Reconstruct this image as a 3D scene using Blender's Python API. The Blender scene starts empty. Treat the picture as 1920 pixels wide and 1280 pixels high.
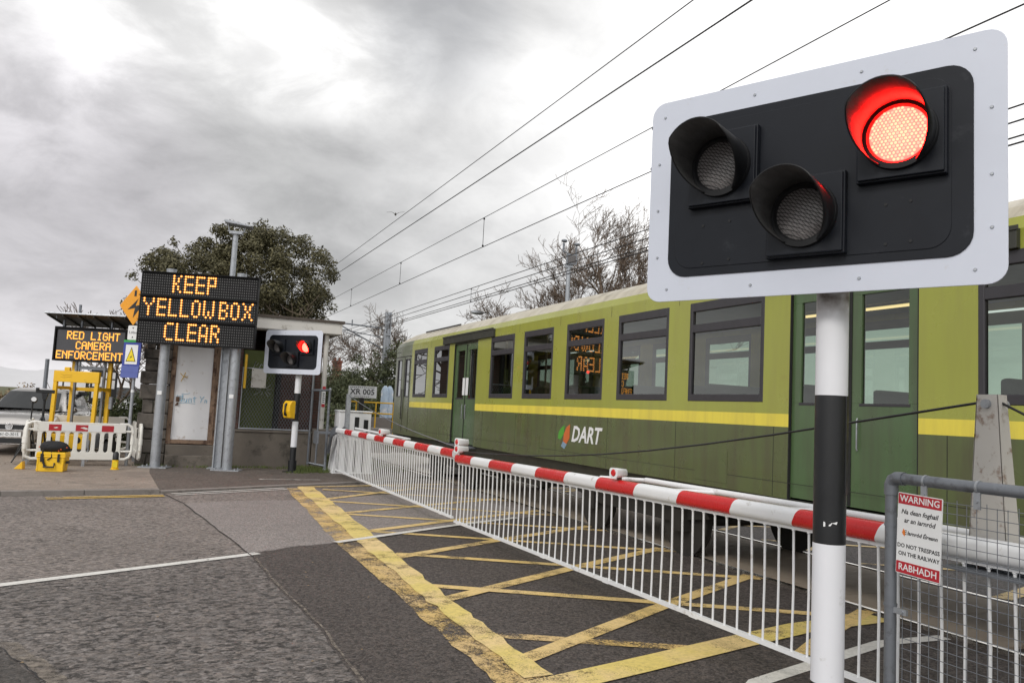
import bpy, math, random
from mathutils import Vector, Matrix
R = math.radians
PI = math.pi
scene = bpy.context.scene
COL = scene.collection

# ------------------------------------------------------------------ camera
# world frame: X across the railway (away from the camera), Y along the track, Z up
cam = bpy.data.cameras.new("camera"); camo = bpy.data.objects.new("camera", cam); COL.objects.link(camo)
cam.sensor_width = 36.0; cam.lens = 28.125; cam.clip_start = 0.05; cam.clip_end = 8000
_R = Vector((0.91271758, -0.40547061, 0.05040042)); _U = Vector((-0.08131326, -0.05936733, 0.99491893)); _F = Vector((0.40041824, 0.91217822, 0.08715574))
camo.matrix_world = Matrix(((_R.x, _U.x, -_F.x, 0), (_R.y, _U.y, -_F.y, 0), (_R.z, _U.z, -_F.z, 1.75), (0, 0, 0, 1)))
scene.camera = camo
scene.view_settings.view_transform = 'Standard'; scene.view_settings.look = 'None'
scene.view_settings.exposure = 0.2; scene.view_settings.gamma = 1.0; scene.view_settings.use_curve_mapping = False

# ------------------------------------------------------------------ sky and sun
SUN_EL, SUN_AZ = 38.0, 235.0        # azimuth of the sun seen from the scene, degrees clockwise from +Y
wd = bpy.data.worlds.new("World"); scene.world = wd; wd.use_nodes = True
nt = wd.node_tree; nt.nodes.clear()
def N(t, **kw):
    n = nt.nodes.new(t)
    for k, v in kw.items(): setattr(n, k, v)
    return n
def L(a, b): nt.links.new(a, b)
def mth(op, a, b=None, clamp=False):
    n = N('ShaderNodeMath', operation=op, use_clamp=clamp)
    for i, x in enumerate((a, b)):
        if x is None: continue
        if hasattr(x, 'links'): L(x, n.inputs[i])
        else: n.inputs[i].default_value = x
    return n.outputs[0]
sky = N('ShaderNodeTexSky', sky_type='NISHITA', sun_disc=False, sun_elevation=R(SUN_EL), sun_rotation=R(SUN_AZ))
tc = N('ShaderNodeTexCoord'); sx = N('ShaderNodeSeparateXYZ'); L(tc.outputs['Generated'], sx.inputs[0])
zz = mth('MAXIMUM', sx.outputs[2], 0.0)
den = mth('ADD', zz, 0.16)
cb = N('ShaderNodeCombineXYZ'); L(mth('DIVIDE', sx.outputs[0], den), cb.inputs[0]); L(mth('DIVIDE', sx.outputs[1], den), cb.inputs[1])
dirv = N('ShaderNodeMapping'); dirv.inputs['Scale'].default_value = (3.0, 3.0, 6.5); L(tc.outputs['Generated'], dirv.inputs[0])
def noise(scale, det, rough, dist, seed):
    mp = N('ShaderNodeMapping'); mp.inputs['Location'].default_value = seed; mp.inputs['Scale'].default_value = (1.0, 1.25, 1); mp.inputs['Rotation'].default_value = (0, 0, R(-20))
    mx_ = N('ShaderNodeMix', data_type='VECTOR'); mx_.inputs[0].default_value = 0.68; L(cb.outputs[0], mx_.inputs[4]); L(dirv.outputs[0], mx_.inputs[5]); L(mx_.outputs[1], mp.inputs[0])
    n = N('ShaderNodeTexNoise'); L(mp.outputs[0], n.inputs['Vector'])
    n.inputs['Scale'].default_value = scale; n.inputs['Detail'].default_value = det; n.inputs['Roughness'].default_value = rough; n.inputs['Distortion'].default_value = dist
    return n.outputs['Fac']
def lobe(d, a0, a1, amp):
    d = Vector(d).normalized()
    vm = N('ShaderNodeVectorMath', operation='DOT_PRODUCT'); L(tc.outputs['Generated'], vm.inputs[0]); vm.inputs[1].default_value = d
    mr = N('ShaderNodeMapRange', interpolation_type='SMOOTHSTEP'); L(vm.outputs['Value'], mr.inputs[0])
    mr.inputs[1].default_value = math.cos(R(a0)); mr.inputs[2].default_value = math.cos(R(a1)); mr.inputs[3].default_value = 0; mr.inputs[4].default_value = amp
    return mr.outputs[0]
n1 = noise(0.9, 10, 0.56, 0.35, (3.1, 1.7, 0)); n2 = noise(2.6, 8, 0.6, 0.3, (7.7, 4.2, 0)); n3 = noise(0.4, 3, 0.5, 0.0, (1.2, 9.1, 0))
def rng(x, a, b, c, d):
    mr = N('ShaderNodeMapRange', interpolation_type='SMOOTHSTEP'); L(x, mr.inputs[0])
    for i, v in enumerate((a, b, c, d)): mr.inputs[i + 1].default_value = v
    return mr.outputs[0]
lum = mth('ADD', rng(n1, 0.33, 0.67, 0.405, 0.57), rng(n2, 0.30, 0.70, -0.065, 0.075))
lum = mth('ADD', lum, lobe((0.80, 0.45, 0.40), 38, 21, 0.60))        # the bright break beyond the train
for d_, r0_, a_ in (((-0.15, 0.935, 0.33), 9, 0.26), ((-0.04, 0.91, 0.40), 8, 0.30), ((0.05, 0.905, 0.415), 7, 0.26), ((0.125, 0.908, 0.398), 6.5, 0.32), ((0.20, 0.897, 0.385), 5.5, 0.28), ((0.36, 0.85, 0.385), 5, 0.16)):
    lum = mth('ADD', lum, mth('MULTIPLY', lobe(d_, r0_, 1, a_), rng(n2, 0.30, 0.66, 0.45, 0.95)))
lum = mth('ADD', lum, mth('MULTIPLY', lobe((0.25, 0.85, 0.47), 7, 2, -0.16), rng(n1, 0.3, 0.6, 1.0, 0.4)))
lum = mth('ADD', lum, lobe((0.40, 0.885, 0.20), 14, 4, 0.20))
lum = mth('ADD', lum, lobe((-0.14, 0.978, 0.16), 12, 2, -0.04))
lum = mth('ADD', lum, rng(zz, 0.17, 0.0, 0.0, 0.28))
lum = mth('ADD', lum, lobe((-0.45, -0.75, 0.5), 95, 25, 0.62))       # thinner, brighter cloud on the sun's side
def rgbmix(f, a, b):
    m = N('ShaderNodeMix', data_type='RGBA')
    if hasattr(f, 'links'): L(f, m.inputs[0])
    else: m.inputs[0].default_value = f
    for i, x in ((6, a), (7, b)):
        if hasattr(x, 'links'): L(x, m.inputs[i])
        else: m.inputs[i].default_value = (*x, 1)
    return m.outputs[2]
tint = rgbmix(rng(lum, 0.35, 0.95, 0, 1), (9.80, 9.76, 9.76), (10.0, 9.93, 9.85))
tint = rgbmix(lobe((-0.16, 0.97, 0.17), 16, 2, 1.0), tint, (9.8, 9.5, 9.85))
vs = N('ShaderNodeVectorMath', operation='SCALE'); L(tint, vs.inputs[0]); L(lum, vs.inputs['Scale'])
hole = mth('MULTIPLY', lobe((0.265, 0.861, 0.435), 6.0, 0.5, 0.9), rng(n1, 0.36, 0.62, 1.0, 0.15))
blue = N('ShaderNodeVectorMath', operation='SCALE'); L(sky.outputs[0], blue.inputs[0]); blue.inputs['Scale'].default_value = 1.0
skyblue = rgbmix(0.85, blue.outputs[0], (4.2, 4.5, 5.15))
fin = rgbmix(hole, vs.outputs[0], skyblue)
fin = rgbmix(0.03, fin, sky.outputs[0])
bg = N('ShaderNodeBackground'); L(fin, bg.inputs[0]); bg.inputs[1].default_value = 0.1
wo = N('ShaderNodeOutputWorld'); L(bg.outputs[0], wo.inputs[0])
sl = bpy.data.lights.new("sun", 'SUN'); so = bpy.data.objects.new("sun", sl); COL.objects.link(so)
sl.energy = 1.1; sl.angle = R(14); sl.color = (1.0, 0.95, 0.88)
_sd = Vector((math.sin(R(SUN_AZ)) * math.cos(R(SUN_EL)), math.cos(R(SUN_AZ)) * math.cos(R(SUN_EL)), math.sin(R(SUN_EL))))
so.rotation_euler = (-_sd).to_track_quat('-Z', 'Y').to_euler(); so.location = (-10, -10, 20)

# ------------------------------------------------------------------ materials
MATS = {}
class NT:
    def __init__(s, name):
        m = bpy.data.materials.new(name); m.use_nodes = True; s.m = m; s.t = m.node_tree; s.t.nodes.clear()
        s.out = s.n('ShaderNodeOutputMaterial'); s.b = s.n('ShaderNodeBsdfPrincipled'); s.l(s.b.outputs[0], s.out.inputs[0])
        s.tc = s.n('ShaderNodeTexCoord'); MATS[name] = m
    def n(s, t, **kw):
        x = s.t.nodes.new(t)
        for k, v in kw.items(): setattr(x, k, v)
        return x
    def l(s, a, b): s.t.links.new(a, b)
    def val(s, x, i):
        if hasattr(x, 'links'): s.l(x, i)
        else: i.default_value = x
    def noise(s, scale, det=4, rough=0.55, vec=None, dist=0.0, sc=None):
        x = s.n('ShaderNodeTexNoise'); v = vec or s.tc.outputs['Object']
        if sc:
            mp = s.n('ShaderNodeMapping'); mp.inputs['Scale'].default_value = sc; s.l(v, mp.inputs[0]); v = mp.outputs[0]
        s.l(v, x.inputs['Vector']); x.inputs['Scale'].default_value = scale; x.inputs['Detail'].default_value = det
        x.inputs['Roughness'].default_value = rough; x.inputs['Distortion'].default_value = dist
        return x.outputs['Fac']
    def voro(s, scale, feat='F1', vec=None, out='Distance'):
        x = s.n('ShaderNodeTexVoronoi', feature=feat); s.l(vec or s.tc.outputs['Object'], x.inputs['Vector']); x.inputs['Scale'].default_value = scale
        return x.outputs[out]
    def rng(s, x, a, b, c=0.0, d=1.0):
        m = s.n('ShaderNodeMapRange'); s.l(x, m.inputs[0])
        for i, v in enumerate((a, b, c, d)): m.inputs[i + 1].default_value = v
        return m.outputs[0]
    def mix(s, f, a, b, mode='MIX'):
        m = s.n('ShaderNodeMix', data_type='RGBA', blend_type=mode); s.val(f, m.inputs[0])
        for i, x in ((6, a), (7, b)):
            if hasattr(x, 'links'): s.l(x, m.inputs[i])
            else: m.inputs[i].default_value = (*x, 1)
        return m.outputs[2]
    def math(s, op, a, b=0.0):
        m = s.n('ShaderNodeMath', operation=op); s.val(a, m.inputs[0]); s.val(b, m.inputs[1]); return m.outputs[0]
    def col(s, c): s.val(c if hasattr(c, 'links') else (*c, 1), s.b.inputs['Base Color'])
    def bump(s, h, st=0.3, d=0.01):
        b = s.n('ShaderNodeBump'); b.inputs['Strength'].default_value = st; b.inputs['Distance'].default_value = d; s.l(h, b.inputs['Height']); s.l(b.outputs[0], s.b.inputs['Normal'])
    def set(s, rough=0.5, metal=0.0, spec=0.5):
        s.val(rough, s.b.inputs['Roughness']); s.b.inputs['Metallic'].default_value = metal; s.b.inputs['Specular IOR Level'].default_value = spec
    def alpha(s, a): s.val(a, s.b.inputs['Alpha'])

def pm(name, c, rough=0.5, metal=0.0, var=0.18, vs=4.0, dirt=None, dirt_amt=0.0, dirt_s=3.0, bump=0.0, bs=40.0, spec=0.5, coat=0.0):
    """general weathered surface: colour, broad variation, optional dirt/rust blotches"""
    m = NT(name)
    a = tuple(x * (1 - var) for x in c); b = tuple(min(1, x * (1 + var)) for x in c)
    cc = m.mix(m.noise(vs, 6, 0.6), a, b)
    if dirt:
        f = m.rng(m.noise(dirt_s, 9, 0.68), 0.5 + (0.5 - dirt_amt) * 0.32, 0.64 + (0.5 - dirt_amt) * 0.32)
        cc = m.mix(f, cc, dirt)
    m.col(cc); m.set(m.rng(m.noise(vs * 2.3, 5), 0.3, 0.7, max(0.03, rough - 0.1), min(1, rough + 0.1)), metal, spec)
    if bump: m.bump(m.noise(bs, 5, 0.6), bump, 0.006)
    if coat: m.b.inputs['Coat Weight'].default_value = coat; m.b.inputs['Coat Roughness'].default_value = 0.08
    return m.m
def grime(key, c, amt):
    m = M[key]; t = m.node_tree; b = next(n for n in t.nodes if n.type == 'BSDF_PRINCIPLED'); src = b.inputs['Base Color'].links[0].from_socket; tcn = next(n for n in t.nodes if n.type == 'TEX_COORD')
    mp = t.nodes.new('ShaderNodeMapping'); mp.inputs['Scale'].default_value = (1, 2.2, 0.28); t.links.new(tcn.outputs['Object'], mp.inputs[0]); nz = t.nodes.new('ShaderNodeTexNoise'); nz.inputs['Scale'].default_value = 2.4; nz.inputs['Detail'].default_value = 9; nz.inputs['Roughness'].default_value = 0.65; t.links.new(mp.outputs[0], nz.inputs['Vector'])
    mr = t.nodes.new('ShaderNodeMapRange'); t.links.new(nz.outputs['Fac'], mr.inputs[0]); mr.inputs[1].default_value = 0.42; mr.inputs[2].default_value = 0.72; mr.inputs[4].default_value = amt
    mx = t.nodes.new('ShaderNodeMix'); mx.data_type = 'RGBA'; t.links.new(mr.outputs[0], mx.inputs[0]); t.links.new(src, mx.inputs[6]); mx.inputs[7].default_value = (*c, 1); t.links.new(mx.outputs[2], b.inputs['Base Color'])
def emit(name, c, s):
    m = NT(name); m.col((0.02, 0.02, 0.02)); m.b.inputs['Emission Color'].default_value = (*c, 1); m.b.inputs['Emission Strength'].default_value = s; return m.m
def asphalt(name, c, pits=0.5, grain=1.0, blot=0.22, stain=None, crack=0.0, sc=1.0, bump=0.6, stretch=(1, 1, 1)):
    """worn tarmac: two sizes of stone, pits where the binder has gone, broad patches and optional stains and cracks"""
    m = NT(name); obj = m.tc.outputs['Object']
    mp = m.n('ShaderNodeMapping'); mp.inputs['Scale'].default_value = stretch; mp.inputs['Rotation'].default_value = (0, 0, R(-29)); m.l(obj, mp.inputs[0]); vec = mp.outputs[0]
    def cells(scale):
        v = m.n('ShaderNodeTexVoronoi', feature='F1'); m.l(vec, v.inputs['Vector']); v.inputs['Scale'].default_value = scale
        sp = m.n('ShaderNodeSeparateColor'); m.l(v.outputs['Color'], sp.inputs[0]); return sp.outputs[0], sp.outputs[1], v.outputs['Distance']
    a, a2, da = cells(42 * sc); b, b2, db = cells(105 * sc)
    big = m.noise(0.55, 6, 0.62); mid = m.noise(3.2, 8, 0.68); fin = m.noise(17 * sc, 6, 0.72, vec)
    k = m.math('ADD', m.rng(a, 0, 1, 1 - 0.42 * grain, 1 + 0.42 * grain), m.rng(b, 0, 1, -0.30 * grain, 0.30 * grain))
    k = m.math('MULTIPLY', k, m.rng(big, 0.3, 0.7, 1 - blot, 1 + blot)); k = m.math('MULTIPLY', k, m.rng(mid, 0.3, 0.7, 1 - blot, 1 + blot))
    pt = m.math('MULTIPLY', m.rng(m.math('ADD', fin, m.math('MULTIPLY', mid, 0.45)), 0.74, 0.86), pits)
    k = m.math('MULTIPLY', k, m.rng(pt, 0, 1, 1, 0.22))
    vs = m.n('ShaderNodeVectorMath', operation='SCALE'); hue = m.mix(a2, tuple(c), (c[0] * 1.0, c[1] * 0.94, c[2] * 0.88)); m.l(hue, vs.inputs[0]); m.l(k, vs.inputs['Scale']); cc = vs.outputs[0]
    if stain: cc = m.mix(m.rng(m.noise(1.1, 8, 0.7, dist=0.5), 0.5, 0.66, 0, 0.75), cc, stain)
    if crack:
        w = m.n('ShaderNodeVectorMath', operation='ADD'); nz = m.n('ShaderNodeTexNoise'); nz.inputs['Scale'].default_value = 2.5; nz.inputs['Detail'].default_value = 6; m.l(obj, nz.inputs['Vector'])
        s2 = m.n('ShaderNodeVectorMath', operation='SCALE'); m.l(nz.outputs['Color'], s2.inputs[0]); s2.inputs['Scale'].default_value = 0.7; m.l(obj, w.inputs[0]); m.l(s2.outputs[0], w.inputs[1])
        e = m.voro(1.0, 'DISTANCE_TO_EDGE', w.outputs[0]); q = m.math('MULTIPLY', m.rng(e, 0.003, 0.010, 1, 0), m.rng(m.noise(0.8, 4), 0.52, 0.60, 0, crack)); cc = m.mix(q, cc, (0.02, 0.018, 0.017))
    m.col(cc); m.set(m.rng(fin, 0.3, 0.7, 0.6, 0.85), 0, 0.4)
    h = m.math('ADD', m.math('ADD', m.math('MULTIPLY', da, -0.9), m.math('MULTIPLY', db, -0.4)), m.math('MULTIPLY', pt, -1.0)); m.bump(h, bump, 0.010)
    return m.m
def paint(name, c, wear, fine=70.0, c2=None, rough=0.6):
    """thin road paint: worn off stone by stone, more in some stretches than in others; bare road shows through"""
    m = NT(name); n = m.noise(1.9, 6, 0.6); mid = m.noise(9, 6, 0.7); k = m.noise(fine, 4, 0.75)
    cc = m.mix(m.rng(m.noise(1.3, 5, 0.6), 0.42, 0.58), c, c2 or tuple(x * 0.8 for x in c)); cc = m.mix(m.rng(m.noise(26, 5, 0.7), 0.42, 0.75, 0, 0.55), cc, tuple(x * 0.45 for x in c)); m.col(cc); m.set(rough)
    s_ = m.math('ADD', m.math('ADD', m.math('MULTIPLY', n, 0.55), m.math('MULTIPLY', mid, 0.30)), m.math('MULTIPLY', k, 0.50))
    m.alpha(m.rng(s_, 0.47 + wear, 0.58 + wear, 0, 1)); return m.m
def leafmat(name, c, c2, rough=0.55):
    m = NT(name); g = m.n('ShaderNodeNewGeometry')
    f = m.math('ADD', m.math('MULTIPLY', g.outputs['Random Per Island'], 0.6), m.math('MULTIPLY', m.noise(1.1, 3), 0.5))
    m.col(m.mix(f, c, c2)); m.set(rough, 0, 0.35); m.b.inputs['Subsurface Weight'].default_value = 0.0
    return m.m

M = {}
M['white'] = pm('white_paint', (0.575, 0.61, 0.70), 0.42, var=0.05, dirt=(0.45, 0.43, 0.40), dirt_amt=0.12, dirt_s=6)
M['white_post'] = pm('white_post_paint', (0.72, 0.73, 0.77), 0.5, var=0.05, dirt=(0.45, 0.44, 0.42), dirt_amt=0.18, dirt_s=9, bump=0.05, bs=60)
M['white_rail'] = pm('white_barrier_paint', (0.74, 0.75, 0.77), 0.4, var=0.06, dirt=(0.40, 0.37, 0.33), dirt_amt=0.2, dirt_s=8)
M['red_rail'] = pm('red_reflective_sheet', (0.54, 0.016, 0.018), 0.28, var=0.10, dirt=(0.40, 0.05, 0.04), dirt_amt=0.08, dirt_s=9)
M['black'] = pm('black_paint', (0.010, 0.011, 0.013), 0.42, var=0.25, bump=0.05, bs=70)
M['black_panel'] = pm('black_signal_panel', (0.009, 0.011, 0.016), 0.42, var=0.3, vs=3, spec=0.22, dirt=(0.03, 0.033, 0.04), dirt_amt=0.2, dirt_s=5)
M['black_matt'] = pm('black_matt', (0.009, 0.0095, 0.011), 0.42, var=0.2, spec=0.35, dirt=(0.022, 0.022, 0.025), dirt_amt=0.15)
m = NT('hood_inside'); m.col(m.mix(m.noise(30, 5, 0.7, sc=(1, 0.25, 1)), (0.012, 0.012, 0.013), (0.075, 0.075, 0.075))); m.set(0.38, 0, 0.6); m.bump(m.noise(38, 4, 0.6, sc=(1, 0.3, 1)), 0.55, 0.006); M['hood_inside'] = m.m
M['rubber'] = pm('rubber', (0.012, 0.012, 0.012), 0.75)
M['galv'] = pm('galvanised_steel', (0.36, 0.38, 0.41), 0.45, 0.55, var=0.22, vs=9, dirt=(0.24, 0.25, 0.27), dirt_amt=0.4, dirt_s=14)
M['galv_dark'] = pm('weathered_galvanised', (0.20, 0.215, 0.24), 0.5, 0.5, var=0.25, vs=9, dirt=(0.12, 0.125, 0.14), dirt_amt=0.35, dirt_s=12)
M['steel'] = pm('rail_steel', (0.62, 0.58, 0.52), 0.22, 1.0, var=0.1)
M['rust'] = pm('rusty_steel', (0.10, 0.055, 0.035), 0.8, var=0.35, vs=12, bump=0.3)
M['rustpaint'] = pm('rust_spotted_grey_paint', (0.50, 0.48, 0.45), 0.55, var=0.08, dirt=(0.17, 0.085, 0.045), dirt_amt=0.30, dirt_s=11)
M['wire'] = pm('dark_wire', (0.02, 0.02, 0.022), 0.5, 0.3)
M['copper'] = pm('copper_wire', (0.16, 0.09, 0.05), 0.5, 0.5)
M['yellow'] = pm('yellow_paint', (0.78, 0.46, 0.012), 0.42, var=0.1, dirt=(0.30, 0.20, 0.04), dirt_amt=0.14, dirt_s=6)
M['yellow_case'] = pm('yellow_plastic', (0.82, 0.50, 0.01), 0.45, var=0.06)
M['orange'] = pm('orange_sign_face', (0.78, 0.33, 0.015), 0.4, var=0.08)
M['sign_white'] = pm('sign_white', (0.74, 0.75, 0.76), 0.4, var=0.05)
M['sign_red'] = pm('sign_red', (0.42, 0.018, 0.03), 0.4, var=0.08)
M['ink'] = pm('sign_ink', (0.015, 0.015, 0.017), 0.5)
M['blue'] = pm('blue_board', (0.035, 0.055, 0.30), 0.45, var=0.12)
M['blue2'] = pm('faded_blue_board', (0.09, 0.12, 0.36), 0.5, var=0.15)
M['green_sign'] = pm('green_strip', (0.03, 0.30, 0.06), 0.5)
M['tri_yellow'] = pm('triangle_yellow', (0.80, 0.62, 0.02), 0.45)
M['ledface'] = pm('sign_matrix_face', (0.008, 0.008, 0.009), 0.6, var=0.2, spec=0.2)
M['vmsface'] = pm('sign_screen_face', (0.055, 0.056, 0.065), 0.35, var=0.1)
M['leddot'] = pm('unlit_led', (0.11, 0.11, 0.11), 0.45)
M['amber'] = emit('lit_amber_led', (1.0, 0.33, 0.055), 2.0)
M['amber_core'] = emit('lit_amber_led_core', (1.0, 0.66, 0.26), 2.4)
M['amber2'] = emit('lit_amber_pixel', (1.0, 0.40, 0.045), 1.7)
M['redlight'] = emit('lit_red_lens', (1.0, 0.0020, 0.0015), 170.0)
M['redled'] = emit('lit_red_led', (1.0, 0.0165, 0.0095), 50.0); M['redled2'] = emit('lit_red_led_pink', (1.0, 0.0125, 0.0085), 50.0)
M['hill'] = pm('haze_tinted_hill', (0.56, 0.56, 0.58), 0.9, var=0.1, vs=0.004)  # distant haze is mixed into this pale grey, no air volume is built
M['trainlime'] = pm('lime_train_paint', (0.315, 0.335, 0.052), 0.32, var=0.08, vs=0.8, dirt=(0.27, 0.235, 0.05), dirt_amt=0.2, dirt_s=1.2, coat=0.25)
M['traingreen'] = pm('dark_green_train_paint', (0.098, 0.122, 0.045), 0.30, var=0.12, vs=0.7, dirt=(0.085, 0.078, 0.04), dirt_amt=0.25, dirt_s=0.5, coat=0.25)
M['traindoor'] = pm('green_door_paint', (0.075, 0.130, 0.055), 0.32, var=0.1, vs=1, coat=0.2)
M['trainyellow'] = pm('yellow_train_stripe', (0.76, 0.64, 0.08), 0.38, var=0.06, vs=1)
M['trainroof'] = pm('cream_train_roof', (0.50, 0.46, 0.37), 0.42, var=0.12, vs=1.5, dirt=(0.3, 0.27, 0.2), dirt_amt=0.3, dirt_s=1.5)
M['trainframe'] = pm('dark_window_frame', (0.036, 0.034, 0.040), 0.42, var=0.15)
M['under'] = pm('sooty_underframe', (0.022, 0.020, 0.017), 0.7, var=0.3, vs=3)
M['under2'] = pm('dark_olive_skirt', (0.035, 0.036, 0.028), 0.55, var=0.2, vs=2)
M['interior'] = pm('cream_interior', (0.50, 0.52, 0.44), 0.6)
M['seat'] = pm('green_seat', (0.06, 0.14, 0.09), 0.7, var=0.3, vs=6)
M['striplight'] = emit('warm_ceiling_light', (1.0, 0.68, 0.34), 2.2)
M['reddot'] = emit('red_button_light', (1.0, 0.05, 0.04), 4)
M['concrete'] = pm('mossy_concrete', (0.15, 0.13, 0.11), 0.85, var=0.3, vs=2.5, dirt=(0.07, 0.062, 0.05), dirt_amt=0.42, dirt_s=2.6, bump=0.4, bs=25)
M['stone'] = pm('sooty_stone', (0.13, 0.115, 0.10), 0.85, var=0.45, vs=3.5, dirt=(0.045, 0.04, 0.036), dirt_amt=0.5, dirt_s=2.2, bump=0.5, bs=18)
M['render'] = pm('stained_white_paint', (0.60, 0.58, 0.55), 0.7, var=0.12, vs=3, dirt=(0.25, 0.22, 0.18), dirt_amt=0.3, dirt_s=4)
M['felt'] = pm('roof_felt', (0.075, 0.06, 0.05), 0.8, var=0.3)
M['doorwhite'] = pm('dirty_white_door', (0.78, 0.78, 0.80), 0.5, var=0.06, vs=3, dirt=(0.36, 0.28, 0.22), dirt_amt=0.24, dirt_s=4)
M['doorrust'] = pm('rusty_door_frame', (0.24, 0.16, 0.11), 0.75, var=0.35, vs=6, dirt=(0.07, 0.035, 0.025), dirt_amt=0.5, dirt_s=7, bump=0.2)
M['olive'] = pm('olive_green_door', (0.09, 0.115, 0.022), 0.55, var=0.12, dirt=(0.05, 0.06, 0.015), dirt_amt=0.2)
M['graf_blue'] = pm('pale_blue_spray', (0.26, 0.50, 0.66), 0.6)
M['graf_yel'] = pm('ochre_spray', (0.62, 0.42, 0.10), 0.6)
M['graf_wht'] = pm('white_spray', (0.42, 0.43, 0.40), 0.6)
M['pencil'] = pm('faded_ink', (0.40, 0.25, 0.02), 0.6)
M['carpaint'] = pm('metallic_car_paint', (0.56, 0.535, 0.51), 0.14, 1.0, var=0.03)
M['carroof'] = pm('silver_car_paint', (0.50, 0.47, 0.44), 0.25, 0.2, var=0.04, coat=0.8)
M['carwhite'] = pm('white_car_paint', (0.72, 0.72, 0.72), 0.25, var=0.04, coat=0.8)
M['chrome'] = pm('chrome', (0.75, 0.76, 0.78), 0.15, 1.0, var=0.05)
M['fabric'] = pm('black_bag_fabric', (0.012, 0.012, 0.014), 0.8, var=0.3, vs=20, bump=0.4, bs=60)
M['orange_tag'] = pm('orange_zip_tag', (0.7, 0.10, 0.02), 0.5)
M['plastic_white'] = pm('white_plastic', (0.74, 0.73, 0.69), 0.5, var=0.05, dirt=(0.42, 0.38, 0.31), dirt_amt=0.26, dirt_s=5)
M['bark'] = pm('bark', (0.13, 0.10, 0.075), 0.9, var=0.35, vs=5)
M['twig'] = pm('bare_twigs', (0.135, 0.098, 0.072), 0.9, var=0.3, vs=2)
M['leaf_oak'] = leafmat('olive_evergreen_leaf', (0.030, 0.031, 0.013), (0.155, 0.140, 0.072))
M['leaf_ivy'] = leafmat('ivy_leaf', (0.022, 0.034, 0.014), (0.10, 0.11, 0.05))
M['leaf_hedge'] = leafmat('hedge_leaf', (0.022, 0.038, 0.012), (0.11, 0.13, 0.045))
M['leaf_dry'] = leafmat('dry_scrub', (0.13, 0.085, 0.045), (0.30, 0.22, 0.13))
M['leaf_green'] = leafmat('bright_green_shrub', (0.07, 0.10, 0.02), (0.22, 0.25, 0.07))
M['grass'] = leafmat('grass_blade', (0.04, 0.06, 0.012), (0.14, 0.17, 0.05))
M['earth'] = pm('bank_earth', (0.065, 0.062, 0.035), 0.95, var=0.4, vs=0.8, dirt=(0.05, 0.07, 0.02), dirt_amt=0.5, dirt_s=1.5, bump=0.5, bs=6)
M['brickred'] = pm('red_chimney_brick', (0.23, 0.075, 0.05), 0.85, var=0.25, vs=8)
M['lightblue'] = pm('pale_blue_wrap', (0.42, 0.52, 0.64), 0.45, var=0.3, vs=7, dirt=(0.75, 0.76, 0.78), dirt_amt=0.45, dirt_s=5)
M['feather'] = pm('gull_feathers', (0.25, 0.25, 0.26), 0.7)
M['asp_old'] = asphalt('worn_asphalt', (0.205, 0.184, 0.174), 0.85, 1.0, 0.17, crack=0.7, stretch=(0.75, 1.2, 1))
M['asp_rough'] = asphalt('pitted_asphalt', (0.138, 0.126, 0.121), 1.0, 1.25, 0.20, crack=0.5, sc=0.72, stretch=(0.88, 1.1, 1))
M['asp_dark'] = asphalt('dark_fine_asphalt', (0.070, 0.060, 0.056), 0.35, 1.25, 0.13, sc=1.15)
M['asp_light'] = asphalt('pale_asphalt_patch', (0.235, 0.216, 0.212), 0.15, 0.8, 0.10, sc=1.3)
M['asp_walk'] = asphalt('footway_asphalt', (0.120, 0.103, 0.092), 0.4, 0.8, 0.2, stain=(0.07, 0.062, 0.055))
M['asp_black'] = asphalt('smooth_dark_asphalt', (0.072, 0.066, 0.062), 0.4, 0.9, 0.2)
M['pave'] = asphalt('concrete_pavement', (0.275, 0.236, 0.205), 0.3, 0.35, 0.20, stain=(0.14, 0.12, 0.105), sc=1.3, bump=0.25)
M['kerb'] = pm('kerb_stone', (0.22, 0.20, 0.185), 0.8, var=0.25, vs=5, dirt=(0.1, 0.09, 0.08), dirt_amt=0.3, bump=0.2)
M['seal'] = pm('joint_tar', (0.016, 0.015, 0.015), 0.7)
m = NT('road_dust'); m.col(m.mix(m.noise(14, 6, 0.7), (0.16, 0.135, 0.11), (0.27, 0.235, 0.20))); m.set(0.9); m.alpha(m.rng(m.noise(11, 7, 0.7), 0.42, 0.62, 0.15, 1.0)); M['dust'] = m.m
M['yline'] = paint('worn_yellow_line', (0.74, 0.53, 0.20), 0.088, 75, (0.72, 0.53, 0.24))
M['yline_old'] = paint('old_yellow_line', (0.64, 0.44, 0.15), 0.145, 60, (0.66, 0.47, 0.22))
M['yline_new'] = paint('fresh_yellow_line', (0.72, 0.57, 0.17), 0.068, 65, (0.76, 0.57, 0.27))
M['yline_far'] = paint('kerb_yellow_line', (0.74, 0.50, 0.14), 0.06, 50)
M['wline'] = paint('worn_white_line', (0.70, 0.69, 0.66), 0.02, 55, (0.66, 0.64, 0.60))
m = NT('deck'); w = m.n('ShaderNodeTexWave', wave_type='BANDS', bands_direction='X'); m.l(m.tc.outputs['Object'], w.inputs[0]); w.inputs['Scale'].default_value = 14; w.inputs['Distortion'].default_value = 0.6
m.col(m.mix(m.noise(2.5, 7, 0.7), (0.20, 0.16, 0.125), (0.44, 0.37, 0.29))); m.set(0.75); m.bump(w.outputs['Fac'], 0.6, 0.012); M['deck'] = m.m
m = NT('ballast'); v = m.voro(14, out='Color'); s_ = m.n('ShaderNodeSeparateColor'); m.l(v, s_.inputs[0]); m.col(m.mix(s_.outputs[0], (0.06, 0.052, 0.045), (0.20, 0.18, 0.16))); m.set(0.95); m.bump(m.voro(14), 1.0, 0.05); M['ballast'] = m.m
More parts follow.
